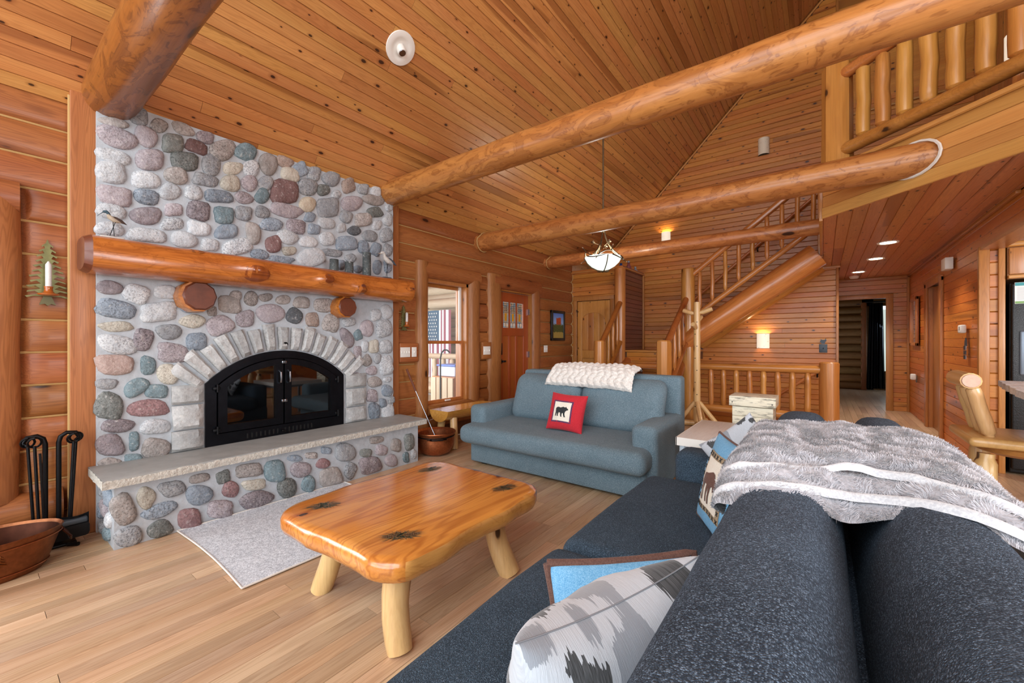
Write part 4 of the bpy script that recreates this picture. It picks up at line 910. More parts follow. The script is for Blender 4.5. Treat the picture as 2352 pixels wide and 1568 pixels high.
# long flight rising to the right along the gable wall
def zs(x, a, s): return a + s * x
obj('stringer', MB().log((-1.82, 7.22, 1.26), (-.06, 7.22, 2.49), .168, .175, 18, 20, .05, 3), M['stairD'], st)
obj('stringer', MB().log((-1.82, 8.10, 1.26), (-.06, 8.10, 2.49), .150, .155, 14, 10, .05, 5), M['stairD'], st)
for k in range(8):
    x = -1.52 + .275 * k; z = 1.26 + .698 * (x + 1.82) + .03
    if x < -.1: obj('tread', MB().rbox(x - .13, x + .13, 7.30, 8.05, z - .075, z, .03, 2), M['stairY'], st)
obj('lower_rail', MB().log((-1.70, 7.2, 1.66), (-.05, 7.2, 2.90), .043, .043, 10, 12, .06, 11), M['stairD'], st)
obj('handrail', MB().log((-1.76, 7.2, 2.33), (-.05, 7.2, 3.66), .046, .05, 10, 12, .06, 12), M['stairD'], st)
for k in range(9):
    x = -1.60 + .187 * k
    spindle(st, (x, 7.2, 1.70 + .751 * (x + 1.70)), (x, 7.2, 2.31 + .777 * (x + 1.76)), .031, 'stairZ', k + 3)
obj('wall_rail', MB().tube([(-2.0, 8.19, 1.98), (-.03, 8.19, 3.66)], .026, 10), M['stairD'], st)
for x in (-1.85, -.9): obj('rail_bracket', MB().tube([(x, 8.26, 1.98 + (x + 2) * .853 - .09), (x, 8.2, 1.98 + (x + 2) * .853 - .07), (x, 8.19, 1.98 + (x + 2) * .853 - .02)], .01, 6), M['iron'], st)

# railing round the basement stairwell
rl = thing('stairwell_railing', 'low log railing guarding the basement stairwell behind the crate bin', 'railing', (-.8, 7.2, 0))
post(rl, .07, 7.2, 0, .985, .118, seed=8)
obj('top_rail', MB().log((-1.70, 7.2, .868), (.0, 7.2, .875), .052, .056, 12, 14, .05, 14), M['stairX'], rl)
obj('bottom_rail', MB().log((-1.70, 7.2, .215), (.0, 7.2, .205), .055, .06, 12, 14, .05, 15), M['stairX'], rl)
for k in range(8): spindle(rl, (-1.432 + .180 * k, 7.2, .24), (-1.432 + .180 * k, 7.2, .845), .041, 'stairZ', 40 + k, neck=.6)
br = thing('basement_handrail', 'thin pine handrail slanting down the basement stairs behind the railing', 'handrail', (-.4, 8.2, .4))
obj('rail', MB().tube([(-.95, 8.19, .10), (.05, 8.19, .88)], .026, 10), M['stairD'], br)
obj('rail_bracket', MB().tube([(-.07, 8.262, .70), (-.07, 8.2, .71), (-.07, 8.19, .77)], .012, 6), M['iron'], br)

# loft railing along the diagonal edge
lr = thing('loft_railing', 'peeled log railing with chunky balusters along the diagonal loft edge', 'railing', (.1, 5.05, ZL))
obj('newel_post', MB().log((.11, 5.05, ZL), (.11, 5.05, 3.90), .125, .118, 8, 10, .03, 3).tube([(.11, 5.05, 3.895), (.11, 5.05, 3.915)], [.118, .10], 8), M['railZ'], lr, True, 30)
A, B = Vector((.11, 5.04, 0)), Vector((2.9, 2.25, 0))
obj('bottom_rail', MB().log(A + Vector((0, 0, 3.075)), B + Vector((0, 0, 3.075)), .058, .058, 12, 20, .05, 17), M['stairX'], lr)
obj('top_rail', MB().log(A + Vector((0, 0, 3.79)), B + Vector((0, 0, 3.79)), .055, .055, 12, 20, .05, 18), M['stairX'], lr)
for k in range(12):
    x = .288 + .1225 * k
    spindle(lr, (x, 5.15 - x, 3.09), (x, 5.15 - x, 3.77), .054, 'railZ', 60 + k)
# ================================================================ SOFAS
def soft(amp, sc, seed=0):
    def f(p):
        p = Vector(p); return p + Vector((mnoise.noise(p * sc + Vector((seed, 0, 0))), mnoise.noise(p * sc + Vector((0, seed + 4, 0))), mnoise.noise(p * sc + Vector((0, 0, seed + 9))))) * amp
    return f
lv = thing('blue_loveseat', 'blue grey tweed sleeper sofa with thick overhanging seat facing the coffee table', 'sofa', (-2.0, 3.6, 0))
fb = M['bluefab']
obj('base', MB().rbox(-2.94, -1.10, 3.18, 4.0, .03, .24, .015), fb, lv)
obj('foot', MB().box(-2.85, -2.78, 3.25, 3.32, 0, .03).box(-1.25, -1.18, 3.25, 3.32, 0, .03).box(-2.85, -2.78, 3.9, 3.97, 0, .03).box(-1.25, -1.18, 3.9, 3.97, 0, .03), M['black'], lv, False)
def seatf(p):
    q = Vector(p); fwd = max(0, min(1, (3.9 - q.y) / .8)); q.z += .02 * (1 - fwd) if q.z > .35 else 0; return soft(.010, 3)(q)
obj('seat_cushion', MB().rbox(-2.99, -1.06, 3.03, 3.85, .235, .425, .075, 5, seatf, 3), fb, lv)
obj('back_frame', MB().rbox(-2.82, -1.05, 3.98, 4.16, .10, .945, .035, 4, soft(.006, 3, 2), 2), fb, lv)
def backf(p):
    q = Vector(p); t = (q.z - .4) / .5; q.y += .16 * t; q.y -= .03 * math.sin(math.pi * max(0, min(1, t))); 
    return soft(.014, 2.6, 5)(q)
for (a, b, nm) in ((-2.80, -1.97, 1), (-1.97, -1.14, 2)):
    obj('back_cushion', MB().rbox(a, b, 3.64, 3.86, .42, .905, .10, 5, backf, 3), fb, lv)
for (a, b) in ((-3.0, -2.80), (-1.24, -1.03)):
    def armf(p, a=a):
        q = Vector(p); t = max(0, (q.y - 3.3) / .8); 
        if q.z > .4: q.z -= .05 * t * 0
        return soft(.006, 4, a)(q)
    obj('arm', MB().rbox(a, b, 3.22, 4.05, .05, .60, .055, 4, armf, 2), fb, lv)

ds = thing('charcoal_sofa', 'large charcoal tweed sofa seen along its back from above, at bottom right', 'sofa', (-.3, 1.5, 0))
df = M['darkfab']
obj('base', MB().rbox(-.82, .38, .10, 2.82, .04, .26, .02), M['darkfab2'], ds)
obj('foot', MB().box(-.75, -.68, .2, .27, 0, .04).box(-.75, -.68, 2.6, 2.67, 0, .04).box(.2, .27, .2, .27, 0, .04).box(.2, .27, 2.6, 2.67, 0, .04), M['black'], ds, False)
for (a, b, s) in ((.28, 1.515, 1), (1.515, 2.645, 2)):
    obj('seat_cushion', MB().rbox(-.905, -.20, a, b, .245, .435, .07, 5, soft(.012, 3, s), 3), M['darkfab2'], ds)
obj('arm', MB().rbox(-.74, .36, 2.64, 2.86, .05, .595, .06, 4, soft(.006, 4, 3), 2), M['darkfab2'], ds)
obj('arm', MB().rbox(-.74, .36, .05, .28, .05, .595, .06, 4, soft(.006, 4, 4), 2), M['darkfab2'], ds)
def roll(cx, hw, z0, zt, seed, lean):
    def f(u, v):
        y = .30 + 2.36 * v; a = math.pi * u
        c, s = -math.cos(a), math.sin(a)
        e1 = min(v, 1 - v) / .05; k = min(1, math.sqrt(max(0, 1 - (1 - min(1, e1)) ** 2)))
        top = zt - .012 * abs(mnoise.noise(Vector((y * 1.6, seed, 2)))) - .055 * (1 - k)
        x = cx + hw * math.copysign(abs(c) ** .62, c) * (1 + .02 * mnoise.noise(Vector((y * 2.5, u * 3, seed)))) * (.75 + .25 * k)
        z = z0 + (top - z0) * abs(s) ** .55
        x += lean * (z - z0)
        return (x, y, z + .008 * mnoise.noise(Vector((y * 4, u * 4, seed))))
    mb = MB().grid(28, 60, f)
    for v in (0, 1):
        ring = [f(i / 28, v) for i in range(29)]; mb.add(ring, [tuple(range(29))])
    return mb
obj('back_cushion', roll(-.085, .142, .40, .920, 1, .0), df, ds, True, 60)
obj('back_frame', roll(.205, .145, .05, .920, 2, 0.0), df, ds, True, 60)
obj('back_core', MB().box(.02, .10, .4, 2.6, .2, .62), df, ds, False)

# ================================================================ PILLOWS
def pillow_fn(c, e1, e2, w, h, t, pinch=.07, seed=0):
    c, e1, e2 = Vector(c), Vector(e1).normalized(), Vector(e2).normalized(); n = e1.cross(e2).normalized(); e2 = n.cross(e1)
    def S(u, v, side, off=0.0):
        x = u * (1 - pinch * (1 - v * v)); y = v * (1 - pinch * (1 - u * u))
        d = max(0, (1 - u * u) * (1 - v * v)) ** .42
        wr = mnoise.noise(Vector((u * 2.2 + seed, v * 2.2, side))) * .14 + mnoise.noise(Vector((u * 5 + seed, v * 5, side + 3))) * .05
        return c + e1 * (x * w / 2) + e2 * (y * h / 2) + n * side * (t / 2 * d * (1 + wr) + off)
    return S
def pillow(name, label, mat, c, e1, e2, w, h, t, seed, group=None, pinch=.07, n=26):
    S = pillow_fn(c, e1, e2, w, h, t, pinch, seed)
    lo = min(S(u, v, s).z for u in (-1, 0, 1) for v in (-1, 0, 1) for s in (-1, 1))
    root = thing(name, label, 'pillow', (c[0], c[1], lo), group)
    mb = MB()
    for s in (1, -1): mb.grid(n, n, lambda a, b: S(math.sin((2*a - 1) * math.pi/2), math.sin((2*b - 1) * math.pi/2), s))
    b = bmesh.new(); off = origin(root)
    bv = [b.verts.new(Vector(p) - off) for p in mb.v]
    for f in mb.f: b.faces.new([bv[i] for i in f])
    bmesh.ops.remove_doubles(b, verts=b.verts[:], dist=1e-5); bmesh.ops.recalc_face_normals(b, faces=b.faces[:])
    me = bpy.data.meshes.new('cover'); b.to_mesh(me); b.free(); me.shade_smooth()
    uv = me.uv_layers.new(name='UVMap'); cc, E1 = Vector(c), Vector(e1).normalized(); nn = E1.cross(Vector(e2)).normalized(); E2 = nn.cross(E1)
    for lp in me.loops:
        p = me.vertices[lp.vertex_index].co + off - cc; uv.data[lp.index].uv = (p.dot(E1) / w + .5, p.dot(E2) / h + .5)
    me.materials.append(mat); o = bpy.data.objects.new('cover', me); COL.objects.link(o); o.parent = root
    return root, S
def decal(root, S, poly, side, off, mat, name, sub=2, th=.002):
    tri = tessellate_polygon([[Vector((u, v, 0)) for u, v in poly]])
    b = bmesh.new(); vs = [b.verts.new((u, v, 0)) for u, v in poly]
    for t in tri:
        try: b.faces.new([vs[i] for i in t])
        except Exception: pass
    for _ in range(sub): bmesh.ops.subdivide_edges(b, edges=b.edges[:], cuts=1); bmesh.ops.triangulate(b, faces=b.faces[:])
    b.verts.index_update()
    mb = MB().add([S(v.co.x, v.co.y, side, off) for v in b.verts], [[v.index for v in f.verts] for f in b.faces]); b.free()
    o = obj(name, mb, mat, root, True)
    return o
def frame_poly(a, b): return None
BEAR = [(-.95,.05),(-.98,.35),(-.80,.55),(-.55,.60),(-.30,.52),(-.10,.58),(.15,.68),(.35,.62),(.52,.60),(.60,.74),(.68,.60),(.82,.50),(1.0,.36),(.98,.26),(.80,.22),(.68,.12),(.55,.0),(.50,-.25),(.58,-.55),(.68,-.72),(.48,-.74),(.36,-.55),(.26,-.25),(.10,-.20),(.08,-.55),(.14,-.74),(-.06,-.74),(-.12,-.5),(-.20,-.2),(-.42,-.16),(-.50,-.45),(-.42,-.70),(-.62,-.70),(-.68,-.45),(-.72,-.2),(-.80,-.5),(-.78,-.68),(-.96,-.68),(-.98,-.4),(-.92,-.1)]
MOOSE = [(-.95,.20),(-.80,.45),(-.40,.52),(.0,.70),(.25,.62),(.45,.35),(.70,.25),(.95,-.05),(.90,-.18),(.72,-.10),(.55,.02),(.58,-.2),(.46,-.28),(.34,0.),(.20,-.1),(.18,-.5),(.24,-.98),(.12,-.98),(.06,-.5),(-.02,-.12),(-.08,-.5),(-.04,-.95),(-.16,-.95),(-.2,-.5),(-.28,-.08),(-.50,-.05),(-.58,-.4),(-.50,-.98),(-.62,-.98),(-.70,-.5),(-.74,-.15),(-.82,-.5),(-.78,-.98),(-.90,-.98),(-.94,-.5),(-.98,-.1)]
def P(poly, cx, cy, sx, sy): return [(cx + u * sx, cy + v * sy) for u, v in poly]
RECT = [(-1, -1), (1, -1), (1, 1), (-1, 1)]
# red bear pillow on the loveseat
r, S = pillow('bear_pillow', 'small red pillow with a black bear on a white square, on the blue loveseat', M['red'], (-1.93, 3.42, .60), (1, .05, -.04), (0.02, .34, .94), .37, .36, .16, 3)
sd_ = -1 if S(0, 0, -1).y < S(0, 0, 1).y else 1
M['purple'] = fabric('patch_binding', '#4a2c4a', '#6d4668', 400, .2)
decal(r, S, P(RECT, -.10, -.04, .58, .60), sd_, .001, M['purple'], 'patch_border', 3)
decal(r, S, P(RECT, -.10, -.04, .50, .52), sd_, .003, M['cream'], 'white_patch', 3)
decal(r, S, P(BEAR, -.09, -.05, .38, .40), sd_, .005, M['charcoal'], 'bear_motif', 2)
# spotted hide-print pillows
def hide(name):
    m, nt, Pn = newmat(name); q = NT(nt); uv = q.n('ShaderNodeTexCoord'); geo = q.n('ShaderNodeNewGeometry')
    v = uv.outputs['UV']; nz = q.n('ShaderNodeTexNoise'); q.l(q.vm('MULTIPLY', v, (70, 6, 1)), nz.inputs['Vector']); nz.inputs['Scale'].default_value = 1.0; nz.inputs['Detail'].default_value = 2
    w = q.vm('ADD', v, q.vm('MULTIPLY', q.vm('SUBTRACT', nz.outputs['Color'], (.5, .5, .5)), (.012, .085, 0)))
    vo = q.n('ShaderNodeTexVoronoi', feature='F1'); q.l(w, vo.inputs['Vector']); vo.inputs['Scale'].default_value = 5.2; vo.inputs['Randomness'].default_value = .6
    ve = q.n('ShaderNodeTexVoronoi', feature='DISTANCE_TO_EDGE'); q.l(w, ve.inputs['Vector']); ve.inputs['Scale'].default_value = 5.2; ve.inputs['Randomness'].default_value = .6
    sel = q.vm('DOT_PRODUCT', vo.outputs['Color'], (1, 0, 0))
    inside = q.math('GREATER_THAN', ve.outputs['Distance'], .10)
    dk = q.math('MULTIPLY', q.math('LESS_THAN', sel, .36), inside)
    lt = q.math('MULTIPLY', q.math('LESS_THAN', sel, .85), inside)
    fib = q.noise(q.vm('MULTIPLY', v, (150, 10, 1)), 2, 3)
    col = q.mix(lt, lin('#bfc6ce'), lin('#8e959e')); col = q.mix(dk, col, lin('#2c2f31'))
    col = q.mix(q.mr(fib, .4, .7, 0, .35), col, lin('#8b9096'))
    q.l(col, Pn.inputs['Base Color']); Pn.inputs['Roughness'].default_value = .9; Pn.inputs['Sheen Weight'].default_value = .3
    q.l(q.bump(fib, .25, .004), Pn.inputs['Normal']); return m
M['hide'] = hide('spotted_hide_print')
E = Vector((.17, .40, .02)); 
M['seamgrey'] = plain('seam_grey', '#84888e', .9)
r, S = pillow('spotted_pillow', 'large grey and white spotted pillow nearest the camera on the charcoal sofa', M['hide'], (-.312, .688, .645), E, (.22, -.06, .92), .41, .42, .25, 11, pinch=.09)
obj('seam', MB().tube([S(u, 1, 1) + Vector((0, 0, .001)) for u in [i / 20 - 1 for i in range(41)]], .0013, 5), M['seamgrey'], r)
r, S = pillow('denim_pillow', 'blue denim pillow with brown suede binding tucked behind the spotted pillow', M['denim'], (-.37, .96, .575), (.38, .22, .06), (-.12, .20, .9), .36, .32, .11, 15, pinch=.05)
rim = [S(math.cos(a) if abs(math.cos(a)) > abs(math.sin(a)) else math.cos(a), 0, 1) for a in (0,)]
edge = [(t, 1) for t in [i / 12 - 1 for i in range(25)]] + [(1, 1 - t) for t in [i / 6 for i in range(1, 12)]] + [(1 - t, -1) for t in [i / 12 for i in range(25)]] + [(-1, -1 + t) for t in [i / 6 for i in range(1, 13)]]
obj('binding', MB().tube([S(u, v, 1) for u, v in edge], .011, 8), M['brownfab'], r)
r, S = pillow('moose_pillow', 'blue denim pillow with a brown moose patch leaning by the sofa arm', M['denim'], (-.345, 1.985, .635), (.47, -.88, 0), (.37, -.2, .9), .41, .41, .11, 21, pinch=.05)
sd_ = -1 if S(0, 0, -1).x < S(0, 0, 1).x else 1
M['stitch'] = fabric('tan_stitched_band', '#8c7a62', '#b5a183', 200, .3)
decal(r, S, P(RECT, .02, 0, .66, .66), sd_, .002, M['stitch'], 'stitched_border', 3)
decal(r, S, P(RECT, .02, 0, .53, .53), sd_, .004, M['cream'], 'cream_patch', 3)
decal(r, S, P(MOOSE, .02, -.02, .42, .42), sd_, .007, M['brownfab'], 'moose_motif', 2)
xs = MB()
for t in [i / 7 * 2 - 1 for i in range(8)]:
    for (u, v) in ((.02 + .595 * t, .595), (.02 + .595 * t, -.595), (.615, .595 * t), (-.575, .595 * t)):
        for s in (1, -1): xs.tube([S(u - .04, v - .04 * s, sd_, .005), S(u + .04, v + .04 * s, sd_, .005)], .0015, 4)
obj('cross_stitch', xs, M['charcoal'], r, kind='stuff')
obj('binding', MB().tube([S(u, v, 1) for u, v in edge], .006, 6), M['brownfab'], r)
r, S = pillow('spotted_pillow', 'white pillow with dark spots whose corner peeks up behind the moose pillow', M['hide'], (-.335, 2.50, .655), (.77, -.08, .64), (-.64, .16, .77), .34, .34, .11, 31, pinch=.08)

# ================================================================ THROWS
tw = thing('fur_throw', 'thick grey faux fur throw in folds over the back of the charcoal sofa', 'blanket', (.05, 1.6, .95))
M['fur'] = fabric('grey_faux_fur', '#9c9ca2', '#b8b8be', 60, .6, .95, .6)
M['furtip'] = fabric('pale_faux_fur', '#adadb3', '#cdcdd2', 40, .2, .95, .6)
M['satin'] = fabric('white_plush_lining', '#b9bdc3', '#d4d7da', 200, .2, .8, .5)
def sofa_top(x):
    # height of the draped surface over both back rolls, following X; beyond the edges it hangs
    def rl(x, cx, hw): 
        u = abs(x - cx) / hw; return None if u >= 1 else .93 - .20 * (1 - math.sqrt(1 - u ** 3.2))
    a, b = rl(x, -.10, .185), rl(x, .205, .17)
    z = max([q for q in (a, b) if q is not None] or [.73])
    if .0 < x < .12: z = max(z, .86)
    return z
def drape(s, y, lift):
    # s = arc length across the sofa (0 at the left cushion face)
    x = -.34; 
    return None
NX = 64
def cross(y, lift):
    pts = []
    L0 = [(-.205 - lift*.3, .862), (-.222 - lift*.4, .880), (-.208 - lift*.3, .908 + lift*.5), (-.18, .922 + lift), (-.10, .934 + lift), (-.02, .926 + lift), (.05, .897 + lift * 2.2), (.12, .912 + lift * 1.5), (.19, .934 + lift), (.27, .93 + lift), (.34, .89 + lift*.8), (.385 + lift*.4, .81 + lift*.3), (.42 + lift*.5, .71), (.45 + lift*.5, .60), (.48 + lift*.5, .46)]
    return L0
def cr(L, u):
    k = len(L) - 1; t = u * k; i = min(int(t), k - 1); f = t - i
    p = [Vector((*L[max(0, min(k, j))], 0)) for j in (i-1, i, i+1, i+2)]
    a, b, c, d = p
    v = .5 * ((2*b) + (c - a) * f + (2*a - 5*b + 4*c - d) * f*f + (3*b - a - 3*c + d) * f**3)
    return v.x, v.y
def layer(u, v, y0f, y1, lift, seed):
    x, z = cr(cross(0, lift), u)
    y0 = y0f(u); y = y0 + (y1 - .06 * math.sin(u * 3.1) - y0) * v
    rip = mnoise.noise(Vector((x * 5, y * 4, seed))) * .014 + mnoise.noise(Vector((x * 11, y * 10, seed + 5))) * .006
    roll_ = -.035 * math.exp(-(v / .05) ** 2) - .05 * math.exp(-((1 - v) / .05) ** 2)
    hang = max(0, (.80 - z)) * .25
    return Vector((x + rip * .4, y + mnoise.noise(Vector((u * 6, seed, v * 3))) * .03 - hang * 0, z + rip + roll_))
def wav(base, ph): return lambda u: base + .09 * math.exp(-((u - .47) / .13) ** 2) - .03 * math.sin(u * 9 + ph) + (.02 - .35 * max(0, u - .68) - .0) * (1 if u > .5 else 1) + .25 * max(0, .2 - u)
LY = [(wav(1.10, 0), 2.00, -.002, 3), (wav(1.15, .5), 2.05, .014, 7), (wav(1.25, .8), 2.09, .030, 12)]
LYF = []
for k, (yf, y1, lift, sd2) in enumerate(LY):
    f = lambda u, v, yf=yf, y1=y1, lift=lift, sd2=sd2: layer(u, v, yf, y1, lift, sd2)
    LYF.append(f)
    mb = MB().grid(70, 50, f); o = obj('fold', mb, M['fur'], tw, True, 80)
    if k: # lining band showing under the front lip of each upper fold
        bd = MB().grid(70, 4, lambda u, v: f(u, 0.0) + Vector((0, (.004 if k < 2 else -.006) - .026 * v, (.016 if k < 2 else .026) + .010 * math.sin(v * 3.14) - .012 * v + .003 * mnoise.noise(Vector((u * 30, 1, k))))))
        obj('lining_edge', bd, M['satin'], tw, True, 80)
# added lining corner beyond the sofa back, standing in for loose papers
obj('lining_edge', MB().grid(10, 10, lambda u, v: Vector((.47 + .06 * u + .01 * math.sin(v * 9), .66 + .34 * v + .1 * u, .66 - .30 * u + .03 * math.sin(v * 6)))), M['satin'], tw, True, 80)
import numpy as np
nrg = np.random.default_rng(4)
def fur_blades(f, count, ln, mat, front):
    # short pile: thin two-segment blades standing on the fold, leaning in soft swirls
    nu, nv = 140, 100
    G = np.array([[f(i / nu, j / nv)[:] for i in range(nu + 1)] for j in range(nv + 1)])
    DU = np.gradient(G, axis=1); DV = np.gradient(G, axis=0)
    DU /= np.linalg.norm(DU, axis=2, keepdims=True); DV /= np.linalg.norm(DV, axis=2, keepdims=True)
    u = nrg.random(count); v = nrg.random(count)
    k = nrg.random(count) < .08; v[k] *= .04
    if not front: v = np.maximum(v, .012)
    i = np.minimum((u * nu).astype(int), nu - 1); j = np.minimum((v * nv).astype(int), nv - 1); fu = (u * nu - i)[:, None]; fv = (v * nv - j)[:, None]
    p = (G[j, i] * (1 - fu) + G[j, i+1] * fu) * (1 - fv) + (G[j+1, i] * (1 - fu) + G[j+1, i+1] * fu) * fv
    du, dv = DU[j, i], DV[j, i]; n = np.cross(du, dv); n /= np.linalg.norm(n, axis=1, keepdims=True); n *= np.where(n[:, 2:3] < -.2, -1, 1)
    a = np.array([mnoise.noise(Vector((q[0] * 16, q[1] * 16, 3))) for q in p]); b = np.array([mnoise.noise(Vector((q[0] * 30, q[1] * 30, 9))) for q in p])
    g = a * 6 + b * 2
    d = n * .62 + du * (np.cos(g) * .6)[:, None] + dv * (np.sin(g) * .6 - (.05 if front else -.05))[:, None] + nrg.normal(0, .16, (count, 3))
    d /= np.linalg.norm(d, axis=1, keepdims=True)
    L = (ln * nrg.uniform(.6, 1.25, count) * (1 + .5 * a))[:, None]; s_ = np.cross(d, n); s_ /= np.linalg.norm(s_, axis=1, keepdims=True) + 1e-9; s_ *= nrg.uniform(.0005, .0010, count)[:, None]
    m = p + d * L * .55 + n * L * .06; t = p + d * L - n * L * .22 + dv * L * (.12 * np.sin(g * 1.7))[:, None]
    V = np.stack([p - s_, p + s_, m + s_ * .8, m - s_ * .8, t], axis=1).reshape(-1, 3) - np.array(origin(tw))
    base = np.arange(count)[:, None] * 5
    quads = base + np.array([[0, 1, 2, 3]]); tris = base + np.array([[3, 2, 4]])
    me = bpy.data.meshes.new('fur_pile'); me.vertices.add(len(V)); me.vertices.foreach_set('co', V.ravel().astype(np.float32))
    li = np.concatenate([quads, tris], axis=1).ravel(); me.loops.add(len(li)); me.loops.foreach_set('vertex_index', li.astype(np.int32))
    st_ = (np.arange(count)[:, None] * 7 + np.array([[0, 4]])).ravel(); me.polygons.add(2 * count); me.polygons.foreach_set('loop_start', st_.astype(np.int32))
    me.update(calc_edges=True); me.validate(); me.shade_smooth(); me.materials.append(mat)
    o = bpy.data.objects.new('fur_pile', me); COL.objects.link(o); o.parent = tw; o['kind'] = 'stuff'
for f_, c_, fr_ in ((LYF[0], 28000, True), (LYF[1], 22000, False), (LYF[2], 74000, False)):
    fur_blades(f_, c_, .0140, M['fur'], fr_); fur_blades(f_, c_, .0150, M['furtip'], fr_)

kt = thing('knitted_throw', 'folded white chunky plush throw draped over the back of the blue loveseat', 'blanket', (-1.95, 4.0, .9))
M['plush'] = fabric('white_plush', '#cfcbc4', '#e9e6e0', 90, .5, .95, .6)
def kf(u, v, lift=0.0):
    x = -2.28 + .86 * u - .10 * v * (1 - u); L = [(4.02, .985), (3.98, 1.005), (3.90, 1.0), (3.82, .985), (3.77, .945), (3.745, .90), (3.725, .85), (3.71, .80)]
    L = [(a - lift, b + lift) for a, b in L]
    k = len(L) - 1; t = v * k; i = min(int(t), k - 1); f = t - i; y = L[i][0] * (1-f) + L[i+1][0] * f; z = L[i][1] * (1-f) + L[i+1][1] * f
    z += .05 * v * (u - .6) * 0 - .06 * max(0, u - .75) ; x2 = x + .12 * (v - .3) * (u > 2)
    bump = .014 * abs(math.sin(u * 42 + .7 * math.sin(v * 17))) * abs(math.sin(v * 26 + math.sin(u * 30))) ** .6
    e = min(u, 1-u, (1-v)) / .05; bump -= .035 * (1 - min(1, e)) ** 2
    w = mnoise.noise(Vector((u * 6, v * 4, 2))) * .014
    return Vector((x, y - bump * (.3 + .6 * v) , z + (bump + w) * (1 - .4 * v) + .03))
mb = MB().grid(150, 70, kf); obj('knit', mb, M['plush'], kt, True, 80)
mb = MB().grid(40, 20, lambda u, v: kf(.02 + .96*u, .02 + .95*v) + Vector((0, .035, -.030))); obj('under_fold', mb, M['plush'], kt, True, 80)

# ================================================================ COFFEE TABLE
ct = thing('coffee_table', 'thick glossy pine slab coffee table with live edge and pale log legs', 'table', (-1.74, 1.48, 0))
def outline(ins, seed):
    pts = []; x0, x1, y0, y1 = -2.215 + ins, -1.27 - ins, .92 + ins, 2.03 - ins; r = .15 - ins * .5
    n = 9
    for cx, cy, a0_ in ((x1 - r, y1 - r, 0), (x0 + r, y1 - r, 90), (x0 + r, y0 + r, 180), (x1 - r, y0 + r, 270)):
        for k in range(n + 1):
            a = R(a0_ + 90 * k / n); pts.append((cx + r * math.cos(a), cy + r * math.sin(a)))
    # densify
    out = []
    for i, p in enumerate(pts):
        q = pts[(i + 1) % len(pts)]; L = math.hypot(q[0] - p[0], q[1] - p[1]); m = max(1, int(L / .05))
        for j in range(m): out.append((p[0] + (q[0] - p[0]) * j / m, p[1] + (q[1] - p[1]) * j / m))
    res = []
    for x, y in out:
        w = mnoise.noise(Vector((x * 3, y * 3, 1))) * .028 + mnoise.noise(Vector((x * 7, y * 7, 4))) * .010
        dx_, dy_ = x + 1.74, y - 1.48; L = math.hypot(dx_, dy_); res.append((x + dx_ / L * w, y + dy_ / L * w))
    return res
prof = [(.055, .435), (.025, .432), (.008, .422), (.0, .405), (.0, .37), (.012, .345), (.03, .332), (.055, .328)]
rings = [outline(a, 1) for a, z in prof]; N = min(len(r_) for r_ in rings); base = outline(0, 1)
vs = []; cx, cy = -1.7425, 1.475
for (a, z) in prof:
    for (x, y) in base:
        L = math.hypot(x - cx, y - cy); f = 1 - a / L; ex = 0
        if x > -1.36 and z < .42: ex = -.012 * mnoise.noise(Vector((y * 5, 0, 3)))
        vs.append((cx + (x - cx) * f + ex, cy + (y - cy) * f, z))
N = len(base); fs = []
for i in range(len(prof) - 1):
    for j in range(N): fs.append((i*N + j, i*N + (j+1) % N, (i+1)*N + (j+1) % N, (i+1)*N + j))
fs.append(tuple(range(N))); fs.append(tuple((len(prof)-1)*N + j for j in range(N)))
top = obj('tabletop', MB().add(vs, fs), M['table'], ct, True, 35)
me = top.data; me.materials.append(M['liveedge'])
offs = origin(ct)
for p in me.polygons:
    c = p.center + offs
    if abs(p.normal.z) < .8 and .325 < c.z < .428 and c.x > -1.42 and 1.02 < c.y < 1.90: p.material_index = 1
for k, (bx, by, tx, ty, r0, r1) in enumerate(((-1.385, 1.075, -1.44, 1.12, .055, .06), (-2.05, 1.095, -1.98, 1.16, .055, .05), (-1.37, 1.80, -1.46, 1.76, .062, .055), (-2.06, 1.86, -1.99, 1.80, .055, .05))):
    pts = []; rad = []
    for i in range(9):
        t = i / 8; w = .022 * math.sin(math.pi * t) * (1 if k % 2 == 0 else -.5)
        pts.append((bx + (tx - bx) * t - w, by + (ty - by) * t - w * .4, .345 * t)); rad.append((r0 + (r1 - r0) * t) * (1 + .06 * mnoise.noise(Vector((t * 5, k, 2)))) * (.93 if i == 0 else 1))
    obj('leg', MB().tube(pts, rad, 14), M['pale'], ct, True, 50)
M['pinegreen'] = plain('painted_pine_needles', '#5a6a58', .35, vary=.5, bscale=150, coat=.4); M['conebrown'] = plain('painted_cone', '#6a4c36', .35, vary=.6, bscale=220, coat=.4); M['conetan'] = plain('painted_cone_scale', '#94774f', .35, coat=.4)
rg = random.Random(2)
